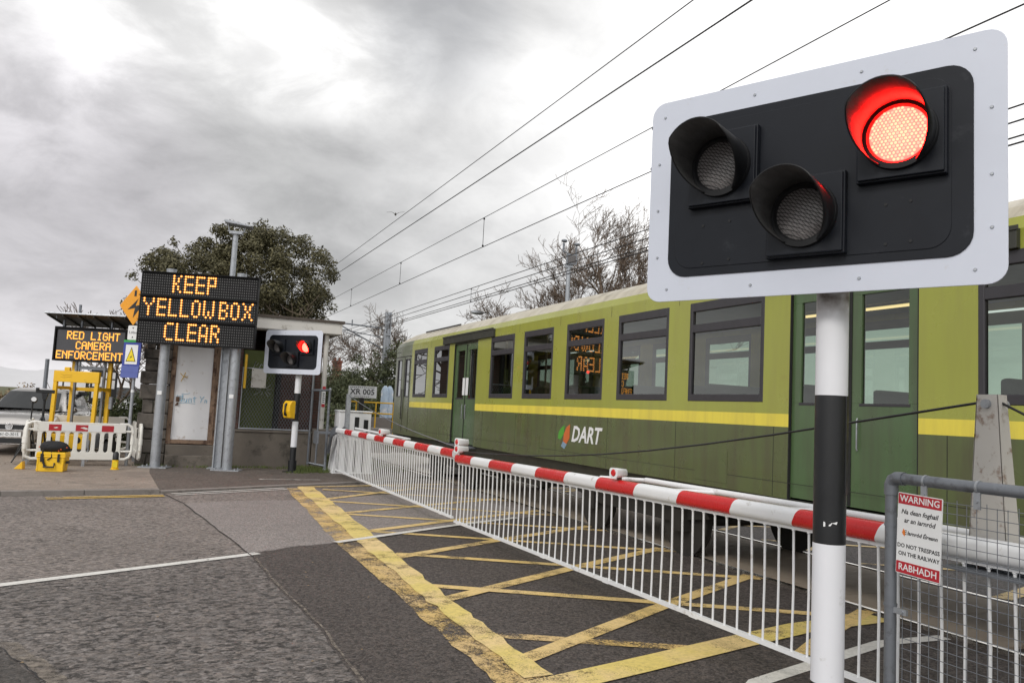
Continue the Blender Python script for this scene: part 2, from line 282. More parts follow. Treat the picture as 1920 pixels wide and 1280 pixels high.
m = NT('ground_earth'); m.col(m.mix(m.noise(0.5, 8, 0.65), (0.05, 0.06, 0.022), (0.13, 0.12, 0.055))); m.set(0.95); m.bump(m.noise(5, 6), 0.7, 0.05); M['ground'] = m.m
m = NT('brick'); bk = m.n('ShaderNodeTexBrick'); mp = m.n('ShaderNodeMapping'); mp.inputs['Rotation'].default_value = (R(90), 0, 0); m.l(m.tc.outputs['Object'], mp.inputs[0]); m.l(mp.outputs[0], bk.inputs[0])
bk.inputs['Scale'].default_value = 1.0; bk.inputs['Brick Width'].default_value = 0.225; bk.inputs['Row Height'].default_value = 0.075; bk.inputs['Mortar Size'].default_value = 0.009
bk.inputs['Color1'].default_value = (0.12, 0.05, 0.038, 1); bk.inputs['Color2'].default_value = (0.075, 0.036, 0.03, 1); bk.inputs['Mortar'].default_value = (0.10, 0.085, 0.075, 1)
m.col(m.mix(m.rng(m.noise(2, 5), 0.4, 0.7, 0, 0.6), bk.outputs['Color'], (0.04, 0.028, 0.022))); m.set(0.85); m.bump(bk.outputs['Fac'], -0.4, 0.006); M['brick'] = m.m
grime('trainlime', (0.22, 0.19, 0.06), 0.3); grime('traingreen', (0.075, 0.062, 0.04), 0.7); grime('traindoor', (0.06, 0.06, 0.04), 0.6); grime('trainyellow', (0.45, 0.36, 0.08), 0.5); grime('trainroof', (0.2, 0.17, 0.12), 0.6)
# unlit lens: prismatic dark glass
m = NT('unlit_lens'); a1 = m.n('ShaderNodeTexWave', wave_type='BANDS', bands_direction='DIAGONAL'); mp = m.n('ShaderNodeMapping'); mp.inputs['Rotation'].default_value = (0, R(25), 0); m.l(m.tc.outputs['Object'], mp.inputs[0]); m.l(mp.outputs[0], a1.inputs[0]); a1.inputs['Scale'].default_value = 26
a2 = m.n('ShaderNodeTexWave', wave_type='BANDS', bands_direction='X'); mp2 = m.n('ShaderNodeMapping'); mp2.inputs['Rotation'].default_value = (0, R(40), 0); m.l(m.tc.outputs['Object'], mp2.inputs[0]); m.l(mp2.outputs[0], a2.inputs[0]); a2.inputs['Scale'].default_value = 24; a2.inputs['Distortion'].default_value = 1.0
ln = m.math('MAXIMUM', m.rng(a1.outputs['Fac'], 0.85, 1), m.rng(a2.outputs['Fac'], 0.85, 1)); m.col(m.mix(ln, (0.16, 0.15, 0.15), (0.015, 0.015, 0.016))); m.set(0.25); m.bump(ln, 0.5, 0.004); M['unlit'] = m.m
def glass(name, tintc, refl=1.0):
    m = NT(name); m.t.nodes.remove(m.b)
    tr = m.n('ShaderNodeBsdfTransparent'); tr.inputs[0].default_value = (*tintc, 1); gl = m.n('ShaderNodeBsdfGlossy'); gl.inputs['Roughness'].default_value = 0.015; gl.inputs[0].default_value = (0.9, 0.92, 0.92, 1)
    fr = m.n('ShaderNodeFresnel'); fr.inputs[0].default_value = 1.6; mx = m.n('ShaderNodeMixShader'); m.l(m.math('MINIMUM', m.math('MULTIPLY', fr.outputs[0], refl), 1.0), mx.inputs[0]); m.l(tr.outputs[0], mx.inputs[1]); m.l(gl.outputs[0], mx.inputs[2]); m.l(mx.outputs[0], m.out.inputs[0])
    return m.m
M['glass_train'] = glass('tinted_train_glass', (0.42, 0.50, 0.44), 2.0)
M['glass_car'] = glass('car_glass', (0.35, 0.38, 0.38), 2.5)
# striped near/far post is built with separate paint faces; soot at the top of the white tube
m = NT('white_tube_sooty'); sz = m.n('ShaderNodeSeparateXYZ'); m.l(m.tc.outputs['Object'], sz.inputs[0])
f = m.math('MULTIPLY', m.rng(sz.outputs[2], 2.24, 2.36), m.rng(m.noise(9, 4), 0.3, 0.6)); m.col(m.mix(f, m.mix(m.noise(6, 5), (0.70, 0.71, 0.74), (0.76, 0.77, 0.81)), (0.16, 0.13, 0.11))); m.set(0.48); m.bump(m.noise(60, 4), 0.05, 0.005); M['white_tube'] = m.m

# ------------------------------------------------------------------ mesh helpers
def rot3(ax, ang): return Matrix.Rotation(ang, 3, ax)
SPLIT = {'elbow_fitting', 'clamp', 'jack_leg', 'box_port', 'latch', 'ceiling_light', 'roof_vent', 'mount', 'camera_head', 'insulator', 'red_band', 'equipment_case', 'zip_tag', 'paper', 'side_box', 'chimney_pot', 'hinge', 'lifting_rails', 'cab_door_seam', 'yoke', 'fascia', 'handrail', 'trim', 'cylinder', 'counterweight_arm'}
class MB:
    def __init__(s): s.v = []; s.f = []; s.m = []; s.sm = []
    def add(s, vs, fs, m=0, smooth=False):
        o = len(s.v); s.v += [tuple(p) for p in vs]
        for f in fs: s.f.append(tuple(i + o for i in f)); s.m.append(m); s.sm.append(smooth)
        return s
    def bx(s, x0, x1, y0, y1, z0, z1, m=0, T=None):
        vs = [Vector((x, y, z)) for z in (z0, z1) for x, y in ((x0, y0), (x1, y0), (x1, y1), (x0, y1))]
        if T: vs = [T @ p for p in vs]
        return s.add(vs, [(3, 2, 1, 0), (4, 5, 6, 7), (0, 1, 5, 4), (1, 2, 6, 5), (2, 3, 7, 6), (3, 0, 4, 7)], m)
    def prism(s, poly, ax, a, b, m=0, smooth=False):
        k = len(poly)
        def P(p, t): return {'x': (t, p[0], p[1]), 'y': (p[0], t, p[1]), 'z': (p[0], p[1], t)}[ax]
        vs = [P(p, a) for p in poly] + [P(p, b) for p in poly]
        s.add(vs, [tuple(range(k))[::-1], tuple(range(k, 2 * k))], m)
        o = len(s.v) - 2 * k
        for i in range(k): s.f.append((o + i, o + (i + 1) % k, o + k + (i + 1) % k, o + k + i)); s.m.append(m); s.sm.append(smooth)
        return s
    def tube(s, pts, r, n=8, m=0, caps=True, smooth=True):
        pts = [Vector(p) for p in pts]; k = len(pts); rs = r if isinstance(r, (list, tuple)) else [r] * k
        d0 = (pts[1] - pts[0]).normalized(); u = d0.orthogonal().normalized(); vs = []
        for i, p in enumerate(pts):
            d = ((pts[min(i + 1, k - 1)] - pts[max(i - 1, 0)])).normalized()
            u = (u - d * u.dot(d)); u = u.normalized() if u.length > 1e-6 else d.orthogonal().normalized(); w = d.cross(u)
            for j in range(n):
                a = 2 * PI * j / n; vs.append(p + (u * math.cos(a) + w * math.sin(a)) * rs[i])
        fs = [(i * n + j, i * n + (j + 1) % n, (i + 1) * n + (j + 1) % n, (i + 1) * n + j) for i in range(k - 1) for j in range(n)]
        s.add(vs, fs, m, smooth)
        if caps: s.add(vs[:n], [tuple(range(n))[::-1]], m); s.add(vs[-n:], [tuple(range(n))], m)
        return s
    def sheet(s, poly, z, m=0): return s.add([(p[0], p[1], z) for p in poly], [tuple(range(len(poly)))], m)
    def ball(s, c, r, m=0, nu=10, nv=6, sc=(1, 1, 1), T=None):
        vs = []; fs = []
        for i in range(nv + 1):
            t = PI * i / nv
            for j in range(nu):
                a = 2 * PI * j / nu; p = Vector((math.sin(t) * math.cos(a) * r * sc[0], math.sin(t) * math.sin(a) * r * sc[1], math.cos(t) * r * sc[2])); p = (T @ p) if T else p; vs.append(p + Vector(c))
        for i in range(nv):
            for j in range(nu): fs.append((i * nu + j, (i + 1) * nu + j, (i + 1) * nu + (j + 1) % nu, i * nu + (j + 1) % nu))
        return s.add(vs, fs, m, True)
    def text(s, txt, size, x, z, y, m=0, depth=0.002, align='CENTER', shear=0.0, wide=1.0, bold=0.0, T=None):
        c = bpy.data.curves.new('t', 'FONT'); c.body = txt; c.size = size; c.align_x = align; c.align_y = 'CENTER'; c.shear = shear; c.extrude = depth / 2; c.offset = bold; c.resolution_u = 2
        o = bpy.data.objects.new('t', c); me = bpy.data.meshes.new_from_object(o)
        vs = [Vector((x + v.co.x * wide, y - v.co.z, z + v.co.y)) for v in me.vertices]
        if T: vs = [T @ p for p in vs]
        s.add(vs, [tuple(p.vertices) for p in me.polygons], m); bpy.data.objects.remove(o); bpy.data.curves.remove(c); bpy.data.meshes.remove(me); return s
    def islands(s):
        n = len(s.v); p = list(range(n))
        def find(i):
            while p[i] != i: p[i] = p[p[i]]; i = p[i]
            return i
        for f in s.f:
            r = find(f[0])
            for i in f[1:]: p[find(i)] = r
        boxes = {}
        for i, v in enumerate(s.v):
            b = boxes.setdefault(find(i), [list(v), list(v)])
            for k in range(3): b[0][k] = min(b[0][k], v[k]); b[1][k] = max(b[1][k], v[k])
        ks = list(boxes)
        for a in range(len(ks)):                     # pieces that touch are one piece
            for c in range(a):
                A, B = boxes[ks[a]], boxes[ks[c]]
                if all(A[0][k] <= B[1][k] + 0.006 and B[0][k] <= A[1][k] + 0.006 for k in range(3)): p[find(ks[a])] = find(ks[c])
        out = {}
        for fi, f in enumerate(s.f): out.setdefault(find(f[0]), []).append(fi)
        res = []
        for fl in out.values():
            m = MB(); used = sorted({i for fi in fl for i in s.f[fi]}); mp = {i: k for k, i in enumerate(used)}; m.v = [s.v[i] for i in used]
            m.f = [tuple(mp[i] for i in s.f[fi]) for fi in fl]; m.m = [s.m[fi] for fi in fl]; m.sm = [s.sm[fi] for fi in fl]; res.append(m)
        return res
    def build(s, name, mats, parent=None, loc=None, rot=None, bevel=0.0, bseg=2):
        if parent and name in SPLIT:
            bits = s.islands()
            if len(bits) > 1: return [b_.build_one(name, mats, parent, loc, rot, bevel, bseg) for b_ in bits][0]
        return s.build_one(name, mats, parent, loc, rot, bevel, bseg)
    def build_one(s, name, mats, parent=None, loc=None, rot=None, bevel=0.0, bseg=2):
        me = bpy.data.meshes.new(name); me.from_pydata(s.v, [], s.f)
        for k in (mats if isinstance(mats, (list, tuple)) else [mats]): me.materials.append(M[k])
        me.polygons.foreach_set('material_index', s.m); me.polygons.foreach_set('use_smooth', s.sm); me.validate(); me.update()
        o = bpy.data.objects.new(name, me); COL.objects.link(o)
        if parent: o.parent = parent
        if loc: o.location = loc
        if rot: o.rotation_euler = rot
        if bevel:
            b = o.modifiers.new('bevel', 'BEVEL'); b.width = bevel; b.segments = bseg; b.limit_method = 'ANGLE'; b.angle_limit = R(40)
        return o
def loft(b, secs, m=0, cap=True, smooth=True):
    k = len(secs[0]); vs = [p for s_ in secs for p in s_]
    b.add(vs, [(i * k + j, i * k + (j + 1) % k, (i + 1) * k + (j + 1) % k, (i + 1) * k + j) for i in range(len(secs) - 1) for j in range(k)], m, smooth)
    if cap: b.add(secs[0], [tuple(range(k))[::-1]], m); b.add(secs[-1], [tuple(range(k))], m)
def rrect(w, h, r, n=6, cx=0, cz=0):
    out = []
    for (sx_, sz_, a0) in ((1, 1, 0), (-1, 1, 90), (-1, -1, 180), (1, -1, 270)):
        for i in range(n + 1):
            a = R(a0 + 90 * i / n); out.append((cx + sx_ * (w / 2 - r) + r * math.cos(a), cz + sz_ * (h / 2 - r) + r * math.sin(a)))
    return out
def tag(o, label=None, cat=None, group=None, kind=None):
    if label: o['label'] = label
    if cat: o['category'] = cat
    if group: o['group'] = group
    if kind: o['kind'] = kind
    return o
def thing(name, label, cat, loc=(0, 0, 0), rz=0.0, group=None):
    o = bpy.data.objects.new(name, None); COL.objects.link(o); o.location = loc; o.rotation_euler = (0, 0, rz); o.empty_display_size = 0.2
    return tag(o, label, cat, group)
def struct(name, mb, mats): return tag(mb.build(name, mats), kind='structure')
def strip(mb, pts, w, z, m=0):
    """flat painted line of width w along pts"""
    pts = [Vector((p[0], p[1])) for p in pts]; lf = []; rt = []
    for i, p in enumerate(pts):
        d = (pts[min(i + 1, len(pts) - 1)] - pts[max(i - 1, 0)]).normalized(); n = Vector((-d.y, d.x)) * (w[i] if isinstance(w, list) else w) / 2
        lf.append(p + n); rt.append(p - n)
    for i in range(len(pts) - 1): mb.add([(*rt[i], z), (*rt[i + 1], z), (*lf[i + 1], z), (*lf[i], z)], [(0, 1, 2, 3)], m)

# ------------------------------------------------------------------ the setting
PZ = 0.03
g = MB().sheet([(-3000, -600), (3000, -600), (3000, 4000), (-3000, 4000)], -0.06); struct('ground', g, 'ground')
KERB = [(-60, 4.0), (-10, 13.55), (-2.14, 15.06), (0.2, 15.54), (2.59, 16.79), (4.86, 17.88), (6.2, 18.5)]
r_ = MB().sheet(KERB[:1] + KERB[1:] + [(24, 27), (60, 44), (70, 34), (24, 8), (14, 3.2), (8, -1), (8, -30), (-60, -30)], 0.0); struct('road', r_, 'asp_old')
rng_ = random.Random(5)
def wob(pts, amp, n):
    out = []
    for a, b in zip(pts[:-1], pts[1:]):
        for i in range(n):
            t = i / n; out.append((a[0] + (b[0] - a[0]) * t + rng_.uniform(-amp, amp), a[1] + (b[1] - a[1]) * t + rng_.uniform(-amp, amp)))
    return out + [pts[-1]]
JOINT = wob([(0.55, 14.05), (0.86, 11.6), (1.11, 9.54), (1.15, 8.38), (1.29, 6.52), (1.32, 5.15), (1.2, 2.0)], 0.012, 7)
SEAM = wob([(1.11, 9.54), (1.6, 9.95), (2.23, 10.2), (3.6, 11.05), (4.6, 11.6)], 0.03, 5)
q = MB().sheet([(1.14, 9.50)] + SEAM[1:] + [(6.0, 12.4), (13, 16.5), (13, 3.0), (9, -1), (1.15, -1), (1.15, 2.0)] + JOINT[-2:13:-1], 0.004)
struct('road_patch_dark', q, 'asp_dark')
q = MB().sheet(wob([(0.57, 14.15), (1.4, 14.5), (2.4, 14.62), (5.5, 16.0)], 0.04, 4) + [(6.3, 13.0)] + SEAM[::-1][:-1] + JOINT[:15][::-1], 0.005)
struct('road_patch_pale', q, 'asp_light')
q = MB().sheet(wob([(-60, -25.5), (-8, 4.45), (-1.12, 8.37), (1.0, 9.47)], 0.02, 6) + JOINT[14:] + [(1.15, -30), (-60, -30)], 0.002); struct('road_lane', q, 'asp_rough')
q = MB().sheet(wob([(-4, 7.9), (-0.82, 6.4), (-0.48, 5.61), (-0.3, 4.4)], 0.02, 5) + [(-4, 4.0)], 0.004); struct('road_patch_corner', q, 'asp_black')
q = MB()
strip(q, JOINT[:16], [0.008 + rng_.uniform(0, 0.012) for _ in JOINT[:16]], 0.011); strip(q, SEAM[:12], 0.008, 0.011)
strip(q, wob([(-4, 7.9), (-0.82, 6.4), (-0.48, 5.61), (-0.3, 4.4)], 0.015, 9), [0.004 + rng_.uniform(0, 0.012) for _ in range(28)], 0.011)
strip(q, wob([(0.55, 14.1), (0.25, 15.5)], 0.01, 4), 0.02, 0.011)
struct('road_joint', q, 'seal')
q = MB(); strip(q, [(p[0] + 0.03, p[1]) for p in JOINT[15:]], [0.012 + rng_.uniform(0, 0.02) for _ in JOINT[15:]], 0.0085); strip(q, wob([(-3.9, 8.05), (-0.76, 6.46), (-0.42, 5.65), (-0.22, 4.4)], 0.02, 6), 0.12, 0.0085); struct('road_dust', q, 'dust')
# pavement behind the kerb, rising to the car park at the left
q = MB()
k0 = [(p[0], p[1]) for p in KERB]
left = [(-60, 4.2), (-10, 13.75), (-2.17, 15.22), (0.2, 15.7)]
q.add([(x, y, PZ) for x, y in left + [(0.0, 19.3), (0.0, 21.6), (-60, 21.6)]], [tuple(range(7))], 0)
q.add([(x, y, z) for x, y, z in ((-60, 21.6, PZ), (-0.3, 21.6, PZ), (-0.3, 23.2, 0.15), (-60, 23.2, 0.15), (-60, 40, 0.2), (-0.3, 40, 0.2))], [(0, 1, 2, 3), (3, 2, 5, 4)], 0)
struct('pavement', q, 'pave')
q = MB().add([(x, y, PZ + 0.001) for x, y in [(0.2, 15.7), (2.54, 16.95), (4.8, 18.05), (6.0, 18.6), (6.0, 24), (0.0, 24), (0.0, 19.3)]], [tuple(range(7))], 0)
struct('pavement_asphalt', q, 'asp_walk')
q = MB()
for a, b in zip(KERB[:-1], KERB[1:]):
    n = max(1, int(math.dist(a, b) / 0.92))
    if a[0] < -10: n = 12
    d = Vector((b[0] - a[0], b[1] - a[1])) / n; nn = Vector((-d.y, d.x)).normalized() * 0.15; gap = d.normalized() * 0.006
    for i in range(n):
        p = Vector(a) + d * i + gap; e = Vector(a) + d * (i + 1) - gap; h = 0.075 if a[0] < 0 else 0.04
        q.add([(*p, -0.05), (*e, -0.05), (*(e + nn), -0.05), (*(p + nn), -0.05), (*p, h), (*e, h), (*(e + nn), h + 0.004), (*(p + nn), h + 0.004)], [(0, 1, 5, 4), (1, 2, 6, 5), (2, 3, 7, 6), (3, 0, 4, 7), (4, 5, 6, 7)])
struct('kerb', q, 'kerb')
# yellow box junction
Z1, Z2, Z3 = 0.0105, 0.013, 0.0155
yo, yn, yl, wl = MB(), MB(), MB(), MB()
def ragged(mb, pts, ws, z, jit, n=14):
    P2 = []; W2 = []
    for (a, b), (wa, wb) in zip(zip(pts[:-1], pts[1:]), zip(ws[:-1], ws[1:])):
        for i in range(n):
            t_ = i / n; P2.append((a[0] + (b[0] - a[0]) * t_ + rng_.uniform(-jit, jit), a[1] + (b[1] - a[1]) * t_)); W2.append(wa + (wb - wa) * t_ + rng_.uniform(-jit, jit) * 1.6)
    strip(mb, P2 + [pts[-1]], W2 + [ws[-1]], z)
ragged(yo, [(2.33, 4.75), (2.38, 7.0), (2.42, 10.2), (2.72, 16.5)], [0.36, 0.40, 0.44, 0.40], Z1, 0.018)
ragged(yn, [(2.47, 4.9), (2.5, 7.0), (2.64, 10.2), (2.92, 16.7)], [0.20, 0.22, 0.30, 0.34], Z3, 0.016)
strip(yn, [(2.35, 4.70), (3.2, 4.92), (4.4, 5.25), (5.3, 5.48), (6.35, 5.58)], 0.27, Z2)
strip(yl, [(2.8, 16.78), (3.6, 16.92), (4.6, 17.25), (6.2, 17.6)], 0.14, Z2)
S27 = math.tan(R(29.5)); S2 = -0.56
for x0, y0 in ((2.6, 3.65), (2.5, 5.25), (2.58, 7.08), (2.66, 9.1), (2.72, 10.98), (2.75, 12.78), (2.82, 14.58)):
    x1 = 6.42; y1 = y0 + (x1 - x0) * S27
    if y0 > 14: x1 = 5.2; y1 = y0 + (x1 - x0) * 0.86
    if y0 < 5: x0, y0 = 4.7, y0 + 2.1 * S27
    strip(yl, [(x0, y0), ((x0 + x1) / 2, (y0 + y1) / 2 + 0.04), (x1, y1)], 0.16, Z2 + 0.0004 * y0 / 10)
for x0, y0 in ((2.57, 5.89), (2.58, 7.66), (2.74, 9.36), (2.78, 11.07), (2.76, 12.84), (2.81, 14.5), (3.2, 16.34), (4.6, 17.3)):
    x1 = 6.42; y1 = y0 + (x1 - x0) * S2
    if y0 < 6: x1, y1 = 3.99, 5.16
    elif y0 < 8: x1, y1 = 6.2, 5.62
    strip(yl if y0 > 6 else yo, [(x0, y0), ((x0 + x1) / 2, (y0 + y1) / 2), (x1, y1)], 0.145, Z1 + 0.0009 + 0.0003 * y0 / 10)
for i in range(7):                                                   # the hatching goes on between and beyond the tracks
    y0 = 6.6 + 1.85 * i
    strip(yl, [(8.55, y0 + 0.35), (10.2, y0 + 1.4)], 0.13, Z2 + 0.001); strip(yl, [(8.55, y0 + 1.25), (10.2, y0 + 0.35)], 0.12, Z1 + 0.002)
strip(yl, [(8.5, 5.9), (10.2, 6.4)], 0.2, Z2)
struct('yellow_box_old_paint', yo, 'yline_old'); struct('yellow_box_border', yn, 'yline_new'); struct('yellow_box_hatching', yl, 'yline')
strip(wl, [(-8, 4.45), (-1.12, 8.37), (0.98, 9.47), (1.2, 9.6)], 0.125, Z1 - 0.001); strip(wl, [(2.2, 10.17), (4.32, 11.5), (5.6, 12.2)], 0.115, Z3 + 0.002)
strip(wl, [(3.0, 3.75), (3.89, 4.42), (4.63, 4.64), (5.63, 4.93), (6.36, 4.92)], 0.13, Z1 - 0.001)
strip(wl, [(2.16, 18.04), (3.47, 18.08)], 0.05, PZ + 0.006); wl.sheet([(2.8, 18.04), (3.0, 17.98), (3.1, 18.06), (2.95, 18.14)], PZ + 0.006); wl.sheet([(2.14, 18.03), (2.22, 17.99), (2.3, 18.05), (2.2, 18.12)], PZ + 0.007)
struct('white_road_line', wl, 'wline')
kl = MB()
for o in (0.16, 0.33):
    strip(kl, [(-1.52 + o * 0.2, 14.99 - o), (0.24 + o * .1, 15.42 - o)], 0.085, Z1)
struct('kerb_yellow_line', kl, 'yline_far'); kl = MB()
for o in (0.14, 0.34): strip(kl, [(0.34 + o * .3, 15.62 - o), (1.4 + o * .4, 16.18 - o), (2.43 + o * .4, 16.72 - o)], 0.07, Z1)
struct('kerb_faded_line', kl, 'wline')
# railway: ballast, crossing deck and rails
q = MB().add([(5.2, 19.0, 0.02), (13.6, 23.0, 0.02), (13.6, 200, 0.02), (5.2, 200, 0.02), (5.9, 3.4, 0.0065), (13.6, 3.4, 0.0065), (13.6, -80, 0.0065), (5.9, -80, 0.0065)], [(0, 1, 2, 3), (7, 6, 5, 4)]); struct('trackbed', q, 'ballast')
q = MB()
for i in range(16):
    y0 = 4.5 + i * 0.93
    q.bx(6.53, 8.23, y0, y0 + 0.92, 0.0, 0.03); q.bx(10.45, 12.2, y0 + 2, y0 + 2.92, 0.0, 0.03)
    q.bx(5.98, 6.40, y0, y0 + 0.92, 0.0, 0.008 + 0.0005 * (i % 3)) if i % 3 == 9 else None
struct('crossing_deck', q, 'deck')
def rail(x, label):
    b = MB(); b.prism([(x - 0.035, -0.08), (x + 0.035, -0.08), (x + 0.035, 0.026), (x + 0.025, 0.036), (x - 0.025, 0.036), (x - 0.035, 0.026)], 'y', -60, 160)
    tag(b.build('rail', 'steel'), label, 'rail', 'running rails of the railway')
rail(6.46, 'shiny steel running rail nearest the striped barrier'); rail(8.30, 'steel running rail under the far side of the green train')
rail(10.40, 'steel running rail of the second track, the one nearer the train'); rail(12.24, 'steel running rail of the second track, farthest from the barrier')
# anti-trespass grid of slats between the rails past the crossing
t = thing('trespass_guard', 'pale slatted timber trespass grid lying on the track beyond the barrier', 'trespass guard', (7.4, 20.2, 0.03))
b = MB()
for i in range(46):
    y = i * 0.16; b.prism([(y - 0.035, 0), (y + 0.035, 0), (y, 0.10)], 'x', -0.82, 0.82)
b.build('slat_panel', 'render', t); b = MB()
for x in (-0.84, -0.28, 0.28, 0.84): b.bx(x - 0.02, x + 0.02, -0.1, 7.4, -0.02, 0.012)
b.build('bearer', 'rust', t)
# far hills and the rising bank beyond the railway
q = MB()
prof = [(-900, 0), (-620, 55), (-480, 66), (-330, 96), (-190, 75), (-60, 92), (90, 60), (240, 86), (420, 58), (700, 0)]
prof2 = []
for (xa, za), (xb, zb) in zip(prof[:-1], prof[1:]):
    for i in range(6): t_ = i / 6; prof2.append((xa + (xb - xa) * t_, za + (zb - za) * (t_ * t_ * (3 - 2 * t_)) + rng_.uniform(-4, 4)))
q.add([(x - 250, 3300 + 0.0 * x, z * 0.8) for x, z in prof2] + [(x - 250, 2600, -8) for x, z in prof2] + [(x - 250, 3900, -8) for x, z in prof2],
      [(len(prof2) + i, len(prof2) + i + 1, i + 1, i) for i in range(len(prof2) - 1)] + [(i, i + 1, 2 * len(prof2) + i + 1, 2 * len(prof2) + i) for i in range(len(prof2) - 1)], 0, True)
struct('hills', q, 'hill')
q = MB(); nx, ny = 26, 44; vs = []
for j in range(ny):
    for i in range(nx):
        x = 12.6 + i * 1.3; y = 24 + j * 2.6 if True else 0
        s_ = min(1, max(0, (x - 13.4) / 6.5)); e_ = min(1, max(0, (y - 30) / 14)); h = 3.6 * s_ * s_ * (3 - 2 * s_) * e_ + 0.35 * math.sin(x * 0.9 + y * 0.31) * s_ * e_ + 0.22 * math.sin(y * 1.1) * s_ * e_ - 0.04
        vs.append((x, y, h))
q.add(vs, [(j * nx + i, j * nx + i + 1, (j + 1) * nx + i + 1, (j + 1) * nx + i) for j in range(ny - 1) for i in range(nx - 1)], 0, True)
struct('terrain', q, 'earth')

# ------------------------------------------------------------------ level crossing light signals
HOUS = ((-0.39, 0.115), (0.02, -0.175), (0.425, 0.125))
def hood_mesh(b, cx, cz, y, m):
    """cut-away tubular hood, open below, longest at the top"""
    n = 36; ro, ri = 0.150, 0.143; vs = []; fs = []; fi_ = []
    for i in range(n + 1):
        th = -150 + 300 * i / n                      # 0 = top
        a = abs(th); Ln = 0.285 if a < 62 else 0.285 - (a - 62) / 88 * 0.25
        flare = 1.0 + 0.06 * (Ln / 0.285)
        for rr, yy, fl in ((ro, y, 1), (ro, y - Ln, flare), (ri, y - Ln, flare), (ri, y, 1)):
            vs.append((cx + rr * fl * math.sin(R(th)), yy, cz + rr * fl * math.cos(R(th))))
    for i in range(n):
        o, p = i * 4, i * 4 + 4
        fs += [(o, p, p + 1, o + 1), (o + 1, p + 1, p + 2, o + 2)]; fi_.append((o + 2, p + 2, p + 3, o + 3))
    b.add(vs, fs, m, True); o = len(b.v) - len(vs)
    for f in fi_: b.f.append(tuple(i + o for i in f)); b.m.append(1); b.sm.append(True)
